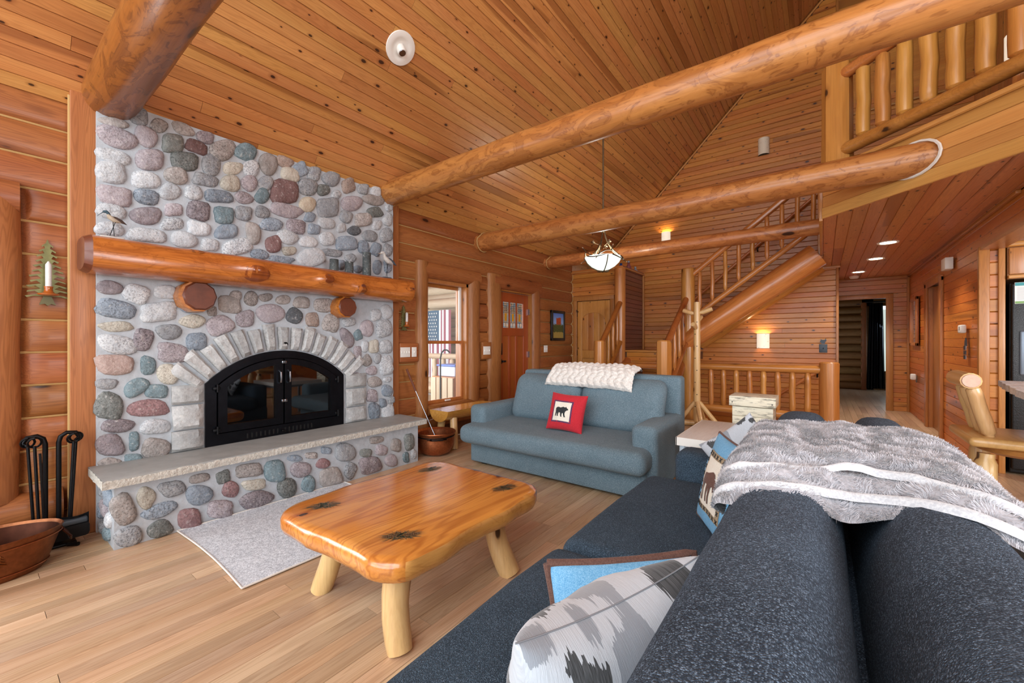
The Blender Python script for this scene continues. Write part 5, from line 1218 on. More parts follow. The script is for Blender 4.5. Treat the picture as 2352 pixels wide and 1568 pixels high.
for k, (x, y, a) in enumerate(((-1.45, 1.13, 50), (-2.03, 1.10, 60), (-1.45, 1.85, 75), (-2.05, 1.83, 70))):
    mb = MB(); cn = MB(); sc_ = MB(); zt = .4358; ca, sa = math.cos(R(a)), math.sin(R(a))
    def W(u, v, dz=0): return (x + u * ca - v * sa, y + u * sa + v * ca, zt + dz)
    for i in range(300):
        t = rg.uniform(0, 6.28); r0 = rg.uniform(.006, .035); r1 = rg.uniform(.045, .078); o = rg.uniform(-.035, .035); w = .0009
        p, q = (o + r0 * math.cos(t), r0 * math.sin(t)), (o * 1.2 + r1 * math.cos(t) * 1.15, r1 * math.sin(t) * .8)
        nx, ny = -(q[1] - p[1]), q[0] - p[0]; L = math.hypot(nx, ny) + 1e-6; nx, ny = nx / L * w, ny / L * w
        mb.add([W(p[0] - nx, p[1] - ny), W(p[0] + nx, p[1] + ny), W(*q)], [(0, 1, 2)])
    o = obj('painted_pine_sprig', mb, M['pinegreen'], ct, False, kind='stuff')
    for s_ in (-1, 1):
        cn = MB(); sc_ = MB()
        for i in range(8):
            u = s_ * (.022 + i * .0075); h_ = .014 * (1 - (i / 9) ** 2) + .003
            cn.add([W(u - .005, 0, .0004), W(u, h_, .0004), W(u + .006, 0, .0004), W(u, -h_, .0004)], [(0, 1, 2, 3)])
            for sg in (-1, 1): sc_.add([W(u - .001, sg * h_ * .2, .0007), W(u + .003, sg * h_ * .55, .0007), W(u - .001, sg * h_ * .8, .0007)], [(0, 1, 2)])
        o = obj('painted_cone', cn, M['conebrown'], ct, False); obj('cone_scales', sc_, M['conetan'], o, False, kind='stuff')

# ================================================================ RUG, END TABLE, BIN, BAR
M['rug'] = fabric('mottled_grey_rug', '#a2a9b3', '#e3e9f0', 150, .4)
rg_ = thing('hearth_rug', 'mottled pale grey rug on the floor in front of the hearth', 'rug', (-2.9, 1.4, 0))
def rugf(u, v):
    y = .85 + 1.2 * v; x = -3.43 + 1.06 * u
    if v == 0: y += .02 * math.sin(u * 3.1)
    return (x, y, .010 + .001 * mnoise.noise(Vector((x * 8, y * 8, 1))))
mb = MB().grid(30, 30, rugf)
def rside(n, f): return [f(i / n) for i in range(n + 1)]
obj('pile', mb, M['rug'], rg_, True)
obj('binding', MB().tube([rugf(i / 30, 0) for i in range(31)], .005, 6).tube([rugf(1, i / 30) for i in range(31)], .005, 6).tube([rugf(0, i / 30) for i in range(31)], .005, 6).tube([rugf(i / 30, 1) for i in range(31)], .005, 6), M['white'], rg_)

et = thing('end_table', 'white washed parsons end table with pale grey steel legs between the two sofas', 'table', (-.42, 3.3, 0))
M['washed'] = wood('white_washed_top', Y_, '#e0ddd9', '#d6d2cd', '#bab4ae', knots=.0, ring_amt=.2, rough=.4, coat=.1, vary=.03)
M['greysteel'] = plain('grey_painted_steel', '#9aa3ab', .4, .3)
for k in range(2): obj('top_board', MB().rbox(-.795 + k * .376, -.421 + k * .376, 2.925, 3.69, .566, .62, .005), M['washed'] if k < 3 else M['white'], et)
obj('white_edge', MB().box(-.800, -.038, 2.918, 2.926, .565, .6195).box(-.802, -.795, 2.918, 3.69, .565, .6195), M['white'], et, False)
for (x, y) in ((-.765, 2.955), (-.075, 2.955), (-.765, 3.655), (-.075, 3.655)): obj('leg', MB().rbox(x - .018, x + .018, y - .018, y + .018, 0, .566, .004), M['greysteel'], et)
obj('steel_frame', MB().box(-.765, -.075, 2.94, 2.97, .53, .566).box(-.765, -.075, 3.64, 3.67, .53, .566).box(-.78, -.75, 2.95, 3.66, .53, .566).box(-.09, -.06, 2.95, 3.66, .53, .566), M['greysteel'], et, False)

cb = thing('crate_bin', 'tall whitewashed wooden bin with lift lid behind the end table', 'bin', (-.46, 4.0, 0))
def washed(name):
    m, nt, Pn = newmat(name); q = NT(nt); geo = q.n('ShaderNodeNewGeometry')
    n = q.noise(q.vm('MULTIPLY', geo.outputs['Position'], (3, 3, 16)), 3.5, 4, .65); n2 = q.noise(q.vm('MULTIPLY', geo.outputs['Position'], (4, 4, 60)), 5, 3)
    c = q.mix(q.mr(n, .52, .66), lin('#e3dfc9'), lin('#8b8a7c')); c = q.mix(q.mr(n2, .6, .8, 0, .4), c, lin('#77766a'))
    q.l(c, Pn.inputs['Base Color']); Pn.inputs['Roughness'].default_value = .6; q.l(q.bump(n2, .2, .005), Pn.inputs['Normal']); return m
M['crate'] = washed('chipped_white_wood')
bx0, bx1, by0, by1 = -.605, -.315, 3.86, 4.12
zz = [0, .14, .28, .42, .56, .655, .735]
for a, b in zip(zz[:-1], zz[1:]):
    obj('front_plank', MB().rbox(bx0, bx1, by0, by0 + .018, a + .001, b - .001, .003), M['crate'], cb)
obj('side_panel', MB().box(bx0, bx0 + .016, by0 + .018, by1, 0, .735), M['crate'], cb, False); obj('side_panel', MB().box(bx1 - .016, bx1, by0 + .018, by1, 0, .735), M['crate'], cb, False); obj('back_panel', MB().box(bx0, bx1, by1 - .016, by1, 0, .735), M['crate'], cb, False)
ld = obj('lid', MB().rbox(bx0 - .02, bx1 + .02, by0 - .025, by1 + .005, .805, .82, .004).rbox(bx0 - .02, bx1 + .02, by0 - .025, by0 - .008, .74, .806, .004).rbox(bx0 - .02, bx0 - .004, by0 - .01, by1, .74, .806, .003).rbox(bx1 + .004, bx1 + .02, by0 - .01, by1, .74, .806, .003), M['crate'], cb)
obj('nail', MB().box(bx0 + .0, bx0 + .008, by0 - .027, by0 - .024, .765, .773).box(bx1 - .008, bx1, by0 - .027, by0 - .024, .765, .773), M['iron'], cb, False)

pt = thing('pub_table', 'rough edged stone topped pub table with curved wooden apron by the refrigerator', 'table', (1.7, 3.3, 0))
poly = [(.905, 4.0), (.84, 3.6), (.795, 3.2), (.765, 2.8), (.82, 2.3), (2.4, 2.3), (2.5, 3.9)]
M['stonetop'] = rock('tumbled_stone_top', '#d2c8bf', '#b5aca4', '#8a8178', .5)
dn = []
for i, p in enumerate(poly):
    q = poly[(i+1) % len(poly)]
    for j in range(8): dn.append((p[0] + (q[0]-p[0]) * j/8 + rng.uniform(-.006, .006), p[1] + (q[1]-p[1]) * j/8 + rng.uniform(-.006, .006)))
obj('tabletop', MB().prism(dn, lambda u, v, d: (u, v, d), .985, 1.02), M['stonetop'], pt, False)
obj('apron', MB().lathe([(.50, .0), (.62, .05), (.66, .095), (.66, .15)], (1.62, 3.05, .825), 40, 1.05, 1.15), M['trimX'], pt)
obj('pedestal', MB().log((1.6, 3.1, 0), (1.6, 3.1, .83), .13, .13, 14, 6, .04, 2), M['pale'], pt)

M['cutpink'] = plain('pink_cut_wood', '#cfa893', .5, vary=.15, bscale=60)
bs = thing('log_bar_stool', 'log bar stool with slatted log back and swivel seat beside the pub table', 'stool', (.86, 3.48, 0))
obj('back_rail', MB().log((.645, 3.30, 1.055), (.645, 3.62, 1.055), .043, .043, 14, 6, .02, 4), M['paleX'], bs)
obj('cut_face', MB().tube([(.645, 3.30, 1.055), (.645, 3.293, 1.055)], [.038, .035], 14), M['cutpink'], bs)
for k, y in enumerate((3.345, 3.46, 3.57)): spindle(bs, (.725, y, .752), (.655, y, 1.03), .032, 'pale', 70 + k, 'back_slat', neck=.6)
obj('seat', MB().rbox(.63, 1.10, 3.25, 3.73, .705, .755, .022, 4), M['paleX'], bs)
obj('swivel_ring', MB().lathe([(.12, 0), (.17, .02), (.18, .045), (.17, .06)], (.87, 3.49, .645), 24), M['trimX'], bs)
for k, (x, y) in enumerate(((.70, 3.30), (.76, 3.70), (1.06, 3.30), (1.04, 3.68))):
    spindle(bs, (x * 1.3 - .87 * .3, y * 1.25 - 3.49 * .25, 0), (x, y, .67), .045, 'pale', 90 + k, 'leg', neck=.75)
obj('foot_ring', MB().tube([(.87 + .25 * math.cos(a), 3.49 + .26 * math.sin(a), .22) for a in [R(15 * i) for i in range(25)]], .018, 8), M['pale'], bs)

fg = thing('refrigerator', 'black refrigerator with grey water dispenser in its door', 'refrigerator', (1.85, 6.35, 0))
M['fridge'] = plain('black_textured_enamel', '#0d0e10', .35, bump=.25, bscale=160, vary=.3)
obj('body', MB().rbox(1.425, 2.30, 6.02, 6.75, .02, 1.83, .012), M['fridge'], fg)
obj('door', MB().rbox(1.43, 1.80, 5.965, 6.02, .06, 1.82, .012), M['fridge'], fg); obj('door', MB().rbox(1.81, 2.295, 5.965, 6.02, .06, 1.82, .012), M['fridge'], fg)
M['dispgrey'] = plain('dispenser_grey', '#7b8896', .35, .3); M['dispdark'] = plain('dispenser_recess', '#10151c', .3)
dp = obj('water_dispenser', MB().rbox(1.475, 1.745, 5.945, 5.975, .955, 1.37, .02), M['dispgrey'], fg)
obj('recess', MB().rbox(1.525, 1.70, 5.94, 5.955, .985, 1.20, .015), M['dispdark'], dp); obj('control_panel', MB().rbox(1.535, 1.69, 5.94, 5.953, 1.25, 1.34, .02), M['chrome'], dp)
ca = thing('paper_notice', 'white paper notice with teal heading and green foot stuck to the refrigerator', 'paper', (1.6, 5.96, 1.72))
M['teal'] = plain('teal_print', '#3f9aa0', .6); M['greenp'] = plain('green_print', '#7da864', .6); M['greyp'] = plain('grey_print', '#a9acb8', .6)
obj('sheet', MB().box(1.445, 1.76, 5.957, 5.9625, 1.625, 1.825), M['whiteplastic'], ca, False)
obj('heading_band', MB().box(1.447, 1.758, 5.955, 5.9565, 1.793, 1.823), M['teal'], ca, False); obj('foot_band', MB().box(1.447, 1.758, 5.955, 5.9565, 1.627, 1.648), M['greenp'], ca, False)
mb = MB()
for k in range(11): mb.box(1.46, 1.745, 5.9555, 5.9568, 1.662 + k * .0112, 1.665 + k * .0112)
obj('print_lines', mb, M['greyp'], ca, False, kind='stuff')
kc = thing('wall_cabinet', 'pine cabinet with vertical boards above the refrigerator', 'cabinet', (1.85, 6.4, 1.87))
obj('carcass', MB().box(1.41, 2.6, 6.0, 6.8, 1.865, 2.19), M['trimX'], kc, False)
for k in range(9): obj('door_board', MB().rbox(1.415 + k * .108, 1.519 + k * .108, 5.975, 6.0, 1.905, 2.16, .008), M['wallZ'], kc)
obj('rail', MB().rbox(1.41, 2.6, 5.965, 6.0, 1.868, 1.90, .005).rbox(1.39, 2.6, 5.93, 6.02, 2.165, 2.215, .015), M['trimX'], kc)
# ================================================================ SMALL THINGS
# pendant lamp of bronze twigs with a glass bowl
pl = thing('pendant_lamp', 'bronze antler twig pendant lamp with glowing white glass bowl', 'lamp', (-2.42, 5.30, 2.24))
M['bronze'] = plain('antique_bronze_twig', '#6d5c45', .4, .6, vary=.5, bscale=30); M['twigtip'] = plain('twig_tip', '#c9b49a', .5)
def bowl_mat():
    m, nt, Pn = newmat('lit_frosted_glass'); Pn.inputs['Base Color'].default_value = lin('#e9efe6'); Pn.inputs['Roughness'].default_value = .3
    Pn.inputs['Emission Color'].default_value = lin('#eafbf2'); Pn.inputs['Emission Strength'].default_value = .75; return m
M['bowl'] = bowl_mat()
cx, cy = -2.42, 5.30
obj('glass_bowl', MB().lathe([(.02, .005), (.09, .022), (.16, .062), (.215, .115), (.25, .185), (.244, .185), (.21, .122), (.155, .07), (.08, .03), (.02, .013)], (cx, cy, 2.245), 36), M['bowl'], pl)
tw_ = MB(); tips = MB(); rg = random.Random(12)
for k in range(3):
    a = 2 * math.pi * k / 3 + .5
    for da, rr in ((-.04, 1.0), (.05, .96)):
        pts = []
        for t, r, z in ((0, .018, 2.80), (.3, .03, 2.72), (.55, .07, 2.62), (.8, .14, 2.52), (1, .225, 2.44)):
            pts.append((cx + r * rr * math.cos(a + da * 4 * t), cy + r * rr * math.sin(a + da * 4 * t), z))
        tw_.tube(pts, [.008, .009, .009, .009, .010], 6)
for k in range(9):
    a = 2 * math.pi * k / 9
    pts = [(cx + (.25 + .02 * math.sin(3 * t + k)) * math.cos(a + t * 1.05), cy + (.25 + .02 * math.cos(2 * t + k)) * math.sin(a + t * 1.05), 2.425 + .055 * math.sin(math.pi * t) * (1 if k % 2 else -.45)) for t in [i / 8 for i in range(9)]]
    tw_.tube(pts, [.009 - .0006 * i for i in range(9)], 6)
    e = Vector(pts[5]); d = Vector((math.cos(a + .6) * .05, math.sin(a + .6) * .05, .055 if k % 2 else -.03))
    tw_.tube([e, e + d * .6, e + d], [.007, .006, .006], 5); tips.tube([e + d, e + d * 1.25], [.006, .005], 5)
for k in range(3):
    a = 2 * math.pi * k / 3 + 1.2
    tw_.tube([(cx + r * math.cos(a), cy + r * math.sin(a), z) for r, z in ((.255, 2.42), (.21, 2.34), (.15, 2.29), (.05, 2.238))], .007, 6)
obj('twig_frame', tw_, M['bronze'], pl); obj('twig_tip', tips, M['twigtip'], pl)
fin = MB()
for k in range(6): a = k * 1.05; fin.tube([(cx, cy, 2.235), (cx + .05 * math.cos(a), cy + .05 * math.sin(a), 2.232), (cx + .09 * math.cos(a), cy + .09 * math.sin(a), 2.238)], [.010, .008, .004], 6)
obj('finial', fin, M['bronze'], pl)
fl = MB()
for (dx_, dy_, z) in ((-.13, -.05, 2.64), (.11, -.06, 2.62), (-.02, .12, 2.60)):
    for k in range(5): a = k * 1.257; fl.add([(cx + dx_, cy + dy_, z), (cx + dx_ + .025 * math.cos(a - .4), cy + dy_ + .01, z + .025 * math.sin(a - .4)), (cx + dx_ + .035 * math.cos(a), cy + dy_, z + .035 * math.sin(a)), (cx + dx_ + .025 * math.cos(a + .4), cy + dy_ - .01, z + .025 * math.sin(a + .4))], [(0, 1, 2, 3)])
    tw_2 = MB().tube([(cx + dx_ * .2, cy + dy_ * .2, z - .04), (cx + dx_, cy + dy_, z)], .004, 5); fl.add(tw_2.v, tw_2.f)
obj('metal_leaf', fl, M['bronze'], pl)
obj('chain', MB().tube([(cx, cy, 2.79), (cx, cy, roof(cx) - .05)], .011, 6).lathe([(.03, -.02), (.03, .02)], (cx, cy, 2.80), 10), M['bronze'], pl)
obj('canopy', MB().lathe([(.02, -.09), (.06, -.05), (.065, 0.05)], (cx, cy, roof(cx)), 16), M['bronze'], pl)
# lights inside lamps
def point(name, loc, power, col, r=.04):
    d = bpy.data.lights.new(name, 'POINT'); d.energy = power; d.color = col; d.shadow_soft_size = r
    o = bpy.data.objects.new(name, d); COL.objects.link(o); o.location = loc
point('pendant_bulb', (cx, cy, 2.40), 14, (1, .95, .86))

# recessed eyeball downlight in the vaulted ceiling
dl = thing('ceiling_spotlight', 'white round eyeball spotlight set in the sloping pine ceiling', 'light', (-2.942, 2.287, 3.83))
nrm = Vector((s2, 0, -s2)); bx_ = Vector((0, 1, 0)); by_ = nrm.cross(bx_); c0 = Vector((-2.942, 2.287, roof(-2.942)))
def disc(prof, n=28):
    mb = MB(); m = len(prof)
    vs = [c0 + (bx_ * math.cos(2*math.pi*j/n) + by_ * math.sin(2*math.pi*j/n)) * r + nrm * d for r, d in prof for j in range(n)]
    return mb.add(vs, [(i*n + j, i*n + (j+1) % n, (i+1)*n + (j+1) % n, (i+1)*n + j) for i in range(m - 1) for j in range(n)])
obj('trim_ring', disc([(.135, 0), (.133, .010), (.10, .016), (.078, .010), (.068, .004), (.04, .002), (.0, .002)]), M['white'], dl)
tilt = (nrm * .6 + Vector((.1, .1, -.8))).normalized()
obj('lamp', MB().tube([c0 - tilt * .02, c0 + tilt * .045, c0 + tilt * .055], [.036, .04, .034], 16), M['whiteplastic'], dl)
obj('lens', MB().tube([c0 + tilt * .055, c0 + tilt * .058], [.030, .029], 14), M['chrome'], dl)

# recessed lights and smoke detector under the loft
M['lit'] = plain('lit_lens', '#fff6e8', .4, emit='#fff2de', estr=3.0)
for (x, y, lab) in ((.63, 6.72, 'nearest lit recessed downlight in the boards under the loft'), (.61, 7.92, 'middle lit recessed downlight of the three under the loft'), (.49, 9.25, 'farthest lit recessed downlight, next to the smoke detector')):
    t = thing('recessed_downlight', lab, 'light', (x, y, ZC), 'downlights under the loft')
    obj('trim_ring', MB().lathe([(.075, -.004), (.10, -.010), (.105, 0)], (x, y, ZC), 24), M['white'], t); obj('lens', MB().lathe([(0, -.006), (.076, -.006)], (x, y, ZC), 24), M['lit'], t)
    d = bpy.data.lights.new('downlight_bulb', 'SPOT'); d.energy = 45; d.color = (1, .93, .84); d.spot_size = R(110); d.spot_blend = .6; d.shadow_soft_size = .05
    o = bpy.data.objects.new('downlight_bulb', d); COL.objects.link(o); o.location = (x, y, ZC - .03)
t = thing('smoke_detector', 'round white smoke detector on the hall ceiling', 'detector', (.46, 9.85, ZC - .04))
obj('body', MB().lathe([(.0, -.045), (.055, -.042), (.07, -.02), (.075, 0)], (.46, 9.85, ZC), 20), M['whiteplastic'], t)

# birch bark wall sconces
def birch():
    m, nt, Pn = newmat('birch_shade'); q = NT(nt); geo = q.n('ShaderNodeNewGeometry')
    n = q.noise(q.vm('MULTIPLY', geo.outputs['Position'], (9, 9, 30)), 2.2, 3)
    c = q.mix(q.mr(n, .66, .72), lin('#e6d8c2'), lin('#5d4a3a')); q.l(c, Pn.inputs['Base Color']); return m, nt, Pn, c
mu, nt_, Pn_, c_ = birch(); M['birch'] = mu
ml, nt_, Pn_, c_ = birch(); nt_.links.new(c_, Pn_.inputs['Emission Color']); Pn_.inputs['Emission Strength'].default_value = .6; M['birchlit'] = ml
def sconce(x, y, z, w, h, lit, label, face='y', pw=3):
    t = thing('wall_sconce', label, 'lamp', (x, y, z - h/2), 'birch bark wall sconces')
    n = 10
    def f(u, v):
        a = math.pi * u; dx_ = -math.cos(a) * w / 2; d = math.sin(a) * .085 * (1 - .25 * v * 0)
        zz_ = z - h/2 + h * v
        return (x + dx_, y - d, zz_) if face == 'y' else (x - d, y + dx_, zz_)
    obj('shade', MB().grid(14, 4, f), M['birchlit' if lit else 'birch'], t)
    obj('back_plate', MB().box(x - w/2, x + w/2, y - .006, y, z - h/2, z + h/2) if face == 'y' else MB().box(x - .006, x, y - w/2, y + w/2, z - h/2, z + h/2), M['bronze'], t, False)
    if lit: point('sconce_bulb', (x, y - .05, z + h * .3) if face == 'y' else (x - .05, y, z + h * .3), pw, (1, .72, .42), .03)
sconce(-.81, YW - .001, 4.61, .17, .28, False, 'unlit birch bark sconce high on the gable wall')
sconce(-2.45, YW - .001, 3.28, .17, .24, True, 'lit birch bark sconce showing just above the farthest beam', pw=4)
sconce(-.82, YW - .001, 1.28, .19, .25, True, 'lit birch bark sconce on the wall under the long stair flight', pw=4)
sconce(1.685, 6.9, 4.42, .24, .40, True, 'lit birch bark sconce up in the loft behind the balusters', 'x', 6)

# switch plates
def plate(name, x, y, z, w, h, axis, label, n=1, mat='whiteplastic'):
    t = thing(name, label, 'switch', (x, y, z - h/2))
    if axis == 'x':
        obj('cover_plate', MB().rbox(x, x + .008, y - w/2, y + w/2, z - h/2, z + h/2, .003), M[mat], t)
        for k in range(n):
            yy = y - w/2 + w * (k + .5) / n; obj('toggle', MB().rbox(x + .006, x + .018, yy - .005, yy + .005, z - .012, z + .012, .003), M['white'], t)
    else:
        obj('cover_plate', MB().rbox(x - w/2, x + w/2, y - .008, y, z - h/2, z + h/2, .003), M[mat], t)
        for k in range(n): obj('toggle', MB().rbox(x - .005, x + .005, y - .018, y - .006, z - .012, z + .012, .003), M['iron'], t)
    return t
bw_ = thing('switch_board', 'flat varnished board let into the logs behind the two switch plates by the chimney', 'board', (-3.93, 3.14, 1.05))
obj('board', MB().rbox(-3.96, -3.885, 3.015, 3.285, 1.03, 1.25, .006), M['logY'], bw_)
plate('switch_plate', -3.885, 3.085, 1.145, .14, .115, 'x', 'wide four toggle white switch plate right of the chimney', 4)
plate('switch_plate', -3.885, 3.215, 1.145, .07, .115, 'x', 'narrow single white switch plate beside the wide one by the chimney', 1)
bw_ = thing('switch_board', 'flat varnished board behind the switch plate between window and front door', 'board', (-3.93, 4.55, 1.0))
obj('board', MB().rbox(-3.96, -3.885, 4.46, 4.655, 1.02, 1.26, .006), M['logY'], bw_)
plate('switch_plate', -3.885, 4.545, 1.14, .15, .12, 'x', 'three toggle white switch plate between the window and the front door', 3)
plate('switch_plate', -3.941, 6.22, 1.14, .12, .12, 'x', 'white switch plate on the logs right of the front door', 2)
t = plate('switch_plate', .005, YW, 1.16, .105, .135, 'y', 'dark metal switch plate topped by a moose silhouette under the stairs', 1, 'dispgrey')
M['darkmetal'] = plain('dark_grey_metal', '#4b545c', .5, .5)
t.children[0].data.materials[0] = M['darkmetal']
obj('moose_cutout', MB().prism([(.005 + u * .05, 1.27 + v * .045) for u, v in [(-.9,-.3),(-.7,.35),(-.5,.5),(-.75,.9),(-.55,.85),(-.3,.6),(.1,.55),(.5,.65),(.55,1.1),(.7,1.1),(.72,.7),(.85,.5),(.8,.1),(.5,-.1),(.45,-.8),(-.5,-.8),(-.5,-.3)]], lambda u, v, d: (u, d, v), YW - .008, YW - .002), M['darkmetal'], t)

# picture
pc = thing('framed_picture', 'small framed photograph of a red rock butte above pine trees, on the logs', 'picture', (-3.88, 6.62, 1.29))
def pic():
    m, nt, Pn = newmat('red_rock_photo'); q = NT(nt); tc = q.n('ShaderNodeTexCoord'); uv = tc.outputs['UV']; sx = q.n('ShaderNodeSeparateXYZ'); q.l(uv, sx.inputs[0]); u, v = sx.outputs[0], sx.outputs[1]
    n = q.noise(uv, 7, 4); n2 = q.noise(uv, 25, 3)
    sky = q.mix(q.mr(v, .6, 1), lin('#8fb0e0'), lin('#4a74c4'))
    rock_h = q.math('ADD', q.math('MULTIPLY', q.math('COMPARE', u, .55, .22), .28), q.math('MULTIPLY', n, .18))
    r = q.math('LESS_THAN', v, q.math('ADD', rock_h, .45)); col = q.mix(r, sky, q.mix(q.mr(n2, .35, .65), lin('#c2502a'), lin('#8d3418')))
    tr = q.math('LESS_THAN', v, q.math('ADD', q.math('MULTIPLY', n2, .35), .38)); col = q.mix(tr, col, q.mix(q.mr(n2, .4, .6), lin('#2c3a1c'), lin('#55602a')))
    g = q.math('LESS_THAN', v, q.math('ADD', q.math('MULTIPLY', n, .2), .14)); col = q.mix(g, col, lin('#a08a44'))
    q.l(col, Pn.inputs['Base Color']); Pn.inputs['Roughness'].default_value = .3; return m
M['pic'] = pic()
x = -3.915; y0, y1, z0, z1 = 6.38, 6.86, 1.285, 1.84
obj('frame', MB().rbox(x - .03, x + .01, y0, y0 + .05, z0, z1, .006).rbox(x - .03, x + .01, y1 - .05, y1, z0, z1, .006).rbox(x - .03, x + .009, y0, y1, z1 - .05, z1, .006).rbox(x - .03, x + .009, y0, y1, z0, z0 + .05, .006).box(x - .03, x - .01, y0 + .02, y1 - .02, z0 + .02, z1 - .02), M['black'], pc)
o = obj('photo', MB().add([(x - .004, y0 + .05, z0 + .05), (x - .004, y1 - .05, z0 + .05), (x - .004, y1 - .05, z1 - .05), (x - .004, y0 + .05, z1 - .05)], [(0, 1, 2, 3)]), M['pic'], pc, False)
uvl = o.data.uv_layers.new(name='UVMap')
for lp in o.data.loops:
    c = o.data.vertices[lp.vertex_index].co + origin(pc); uvl.data[lp.index].uv = ((c.y - y0 - .05) / (y1 - y0 - .1), (c.z - z0 - .05) / (z1 - z0 - .1))

# pine tree candle sconces
M['treegreen'] = plain('painted_tin_tree', '#848452', .5, .3, vary=.45, bscale=25); M['treebase'] = plain('olive_trunk', '#5f5a34', .5); M['holder'] = plain('orange_turned_wood', '#a9591f', .25, coat=.6); M['candle'] = plain('white_birch_candle', '#dedcd8', .5, vary=.12, bscale=90)
def tree_sconce(y, zb, h, w, label, seed, x=-3.932):
    t = thing('tree_sconce', label, 'sconce', (x, y, zb)); rg = random.Random(seed)
    L, Rr = [], []; nb = 11
    for i in range(nb):
        f = i / nb; z = zb + h * (.12 + .84 * f); hw = w / 2 * (1 - f) ** .8 + .012
        L += [(y - hw * .30, z + h * .05), (y - hw * rg.uniform(.85, 1.05), z + h * .010), (y - hw * rg.uniform(.8, 1.0), z - h * .012), (y - hw * .55, z + h*.012), (y - hw * .32, z + h * .035)]
        Rr += [(y + hw * .30, z + h * .05), (y + hw * rg.uniform(.85, 1.05), z + h * .010), (y + hw * rg.uniform(.8, 1.0), z - h * .012), (y + hw * .55, z + h*.012), (y + hw * .32, z + h * .035)]
    poly = []
    def order(side, s):
        o = []
        for i in range(nb): a = side[i*5:(i+1)*5]; o += [a[3], a[2], a[1], a[0]]
        return o
    l_, r_ = order(L, -1), order(Rr, 1)
    poly = r_ + [(y, zb + h)] + l_[::-1]
    obj('tin_tree', MB().prism(poly, lambda u, v, d: (d, u, v), x, x + .004), M['treegreen'], t, False)
    obj('trunk', MB().prism([(y - .018, zb + .13*h), (y - .03, zb + .02), (y - .036, zb), (y - .012, zb + .008), (y, zb - .004), (y + .014, zb + .008), (y + .036, zb), (y + .028, zb + .02), (y + .016, zb + .13*h)], lambda u, v, d: (d, u, v), x + .005, x + .02), M['treebase'], t, False)
    k = w / .20
    obj('candle_cup', MB().lathe([(.02, 0), (.05*k, .006), (.054*k, .014), (.03*k, .02), (.02, .03), (.018, .045), (.021, .06), (.0, .06)], (x + .06, y, zb + h * .13), 18), M['holder'], t)
    obj('candle', MB().lathe([(.0145, 0), (.0145, h * .33), (.010, h * .35), (.003, h * .38), (0, h * .38)], (x + .06, y, zb + h * .13 + .058), 14), M['candle'], t)
tree_sconce(.315, 1.50, .42, .185, 'green tin pine tree candle sconce on the logs left of the chimney', 4, x=-3.935)
tree_sconce(3.10, 1.40, .30, .15, 'small green tin pine tree candle sconce right of the chimney below the mantel end', 6)

# mantel ornaments
M['birdblue'] = plain('bird_slate_blue', '#35505c', .55, vary=.3); M['birdwing'] = plain('bird_brown_wing', '#4b3a33', .6, vary=.3); M['birdcream'] = plain('bird_cream', '#b9aa94', .6, vary=.3); M['gullgrey'] = plain('gull_grey_wing', '#4d5660', .6); M['driftwood'] = plain('white_driftwood', '#cbc8c2', .7, vary=.2)
def shorebird(x, y, z, sgn, k, label, mb_, mh, mw, bill, base, leg=.10, tilt=.0):
    t = thing('shorebird_figure', label, 'ornament', (x, y, z))
    def W(u, v): return (x, y + sgn * u * k, z + leg + v * k)
    if base: obj('driftwood_base', MB().rbox(x - .02, x + .02, y - .055, y + .06, z - .002, z + .018, .006), M['driftwood'], t)
    else: obj('stone_base', MB().rbox(x - .025, x + .025, y - .05, y + .05, z - .002, z + .016, .006), M['darkmetal'], t)
    obj('body', MB().tube([W(.115, -.02), W(.08, -.01), (W(.03, .005)), W(-.02, .035), W(-.04, .07)], [.004*k, .022*k, .036*k, .030*k, .018*k], 12), M[mb_], t)
    obj('wing', MB().tube([W(.16, -.035), W(.10, .0), W(.03, .022), W(-.01, .045)], [.003*k, .024*k, .034*k, .012*k], 10), M[mw], t)
    h = obj('head', MB().tube([W(-.02, .055), W(-.035, .085), W(-.055, .105), W(-.08, .10), W(-.09, .09)], [.016*k, .018*k, .022*k, .017*k, .008*k], 10), M[mh], t)
    obj('bill', MB().tube([W(-.085, .093), W(-.12, .055), W(-.15, .02)] if bill else [W(-.09, .09), W(-.125, .085)], [.006*k, .004*k, .002*k] if bill else [.006*k, .002*k], 6), M[mh if bill else 'twigtip'], h)
    obj('leg', MB().tube([(x + .006, y - .012, z + .012), (x + .004, y + sgn * .02, z + leg)], .0022, 5), M['iron'], t); obj('leg', MB().tube([(x - .006, y + .014, z + .012), (x - .004, y + sgn * .006, z + leg)], .0022, 5), M['iron'], t)
ZM = 1.936
shorebird(-3.70, .575, ZM, 1, .46, 'brown and blue long billed shorebird carving at the left end of the mantel', 'birdcream', 'birdblue', 'birdwing', True, True, .125)
shorebird(-3.70, 2.695, ZM, 1, .80, 'white and grey gull carving at the right end of the mantel', 'driftwood', 'driftwood', 'gullgrey', False, False, .185)
M['bark'] = rock('lichen_bark', '#4d5754', '#3d4443', '#22201f', .7)
for k, (y, h, lab) in enumerate(((2.104, .112, 'shortest bark covered candle log on the mantel, leftmost'), (2.262, .110, 'middle bark covered candle log on the mantel'), (2.455, .235, 'tallest bark covered candle log on the mantel, beside the gull'))):
    t = thing('candle_log', lab, 'candle holder', (-3.70, y, ZM), 'bark candle logs on the mantel')
    o = obj('log', MB().log((-3.70, y, ZM - .003), (-3.70, y, ZM + h), .042, .040, 12, 5, .10, k), M['bark'], t)
    obj('candle_hole', MB().tube([(-3.70, y, ZM + h), (-3.70, y, ZM + h + .002)], [.02, .019], 12), M['blacksoot'], o)

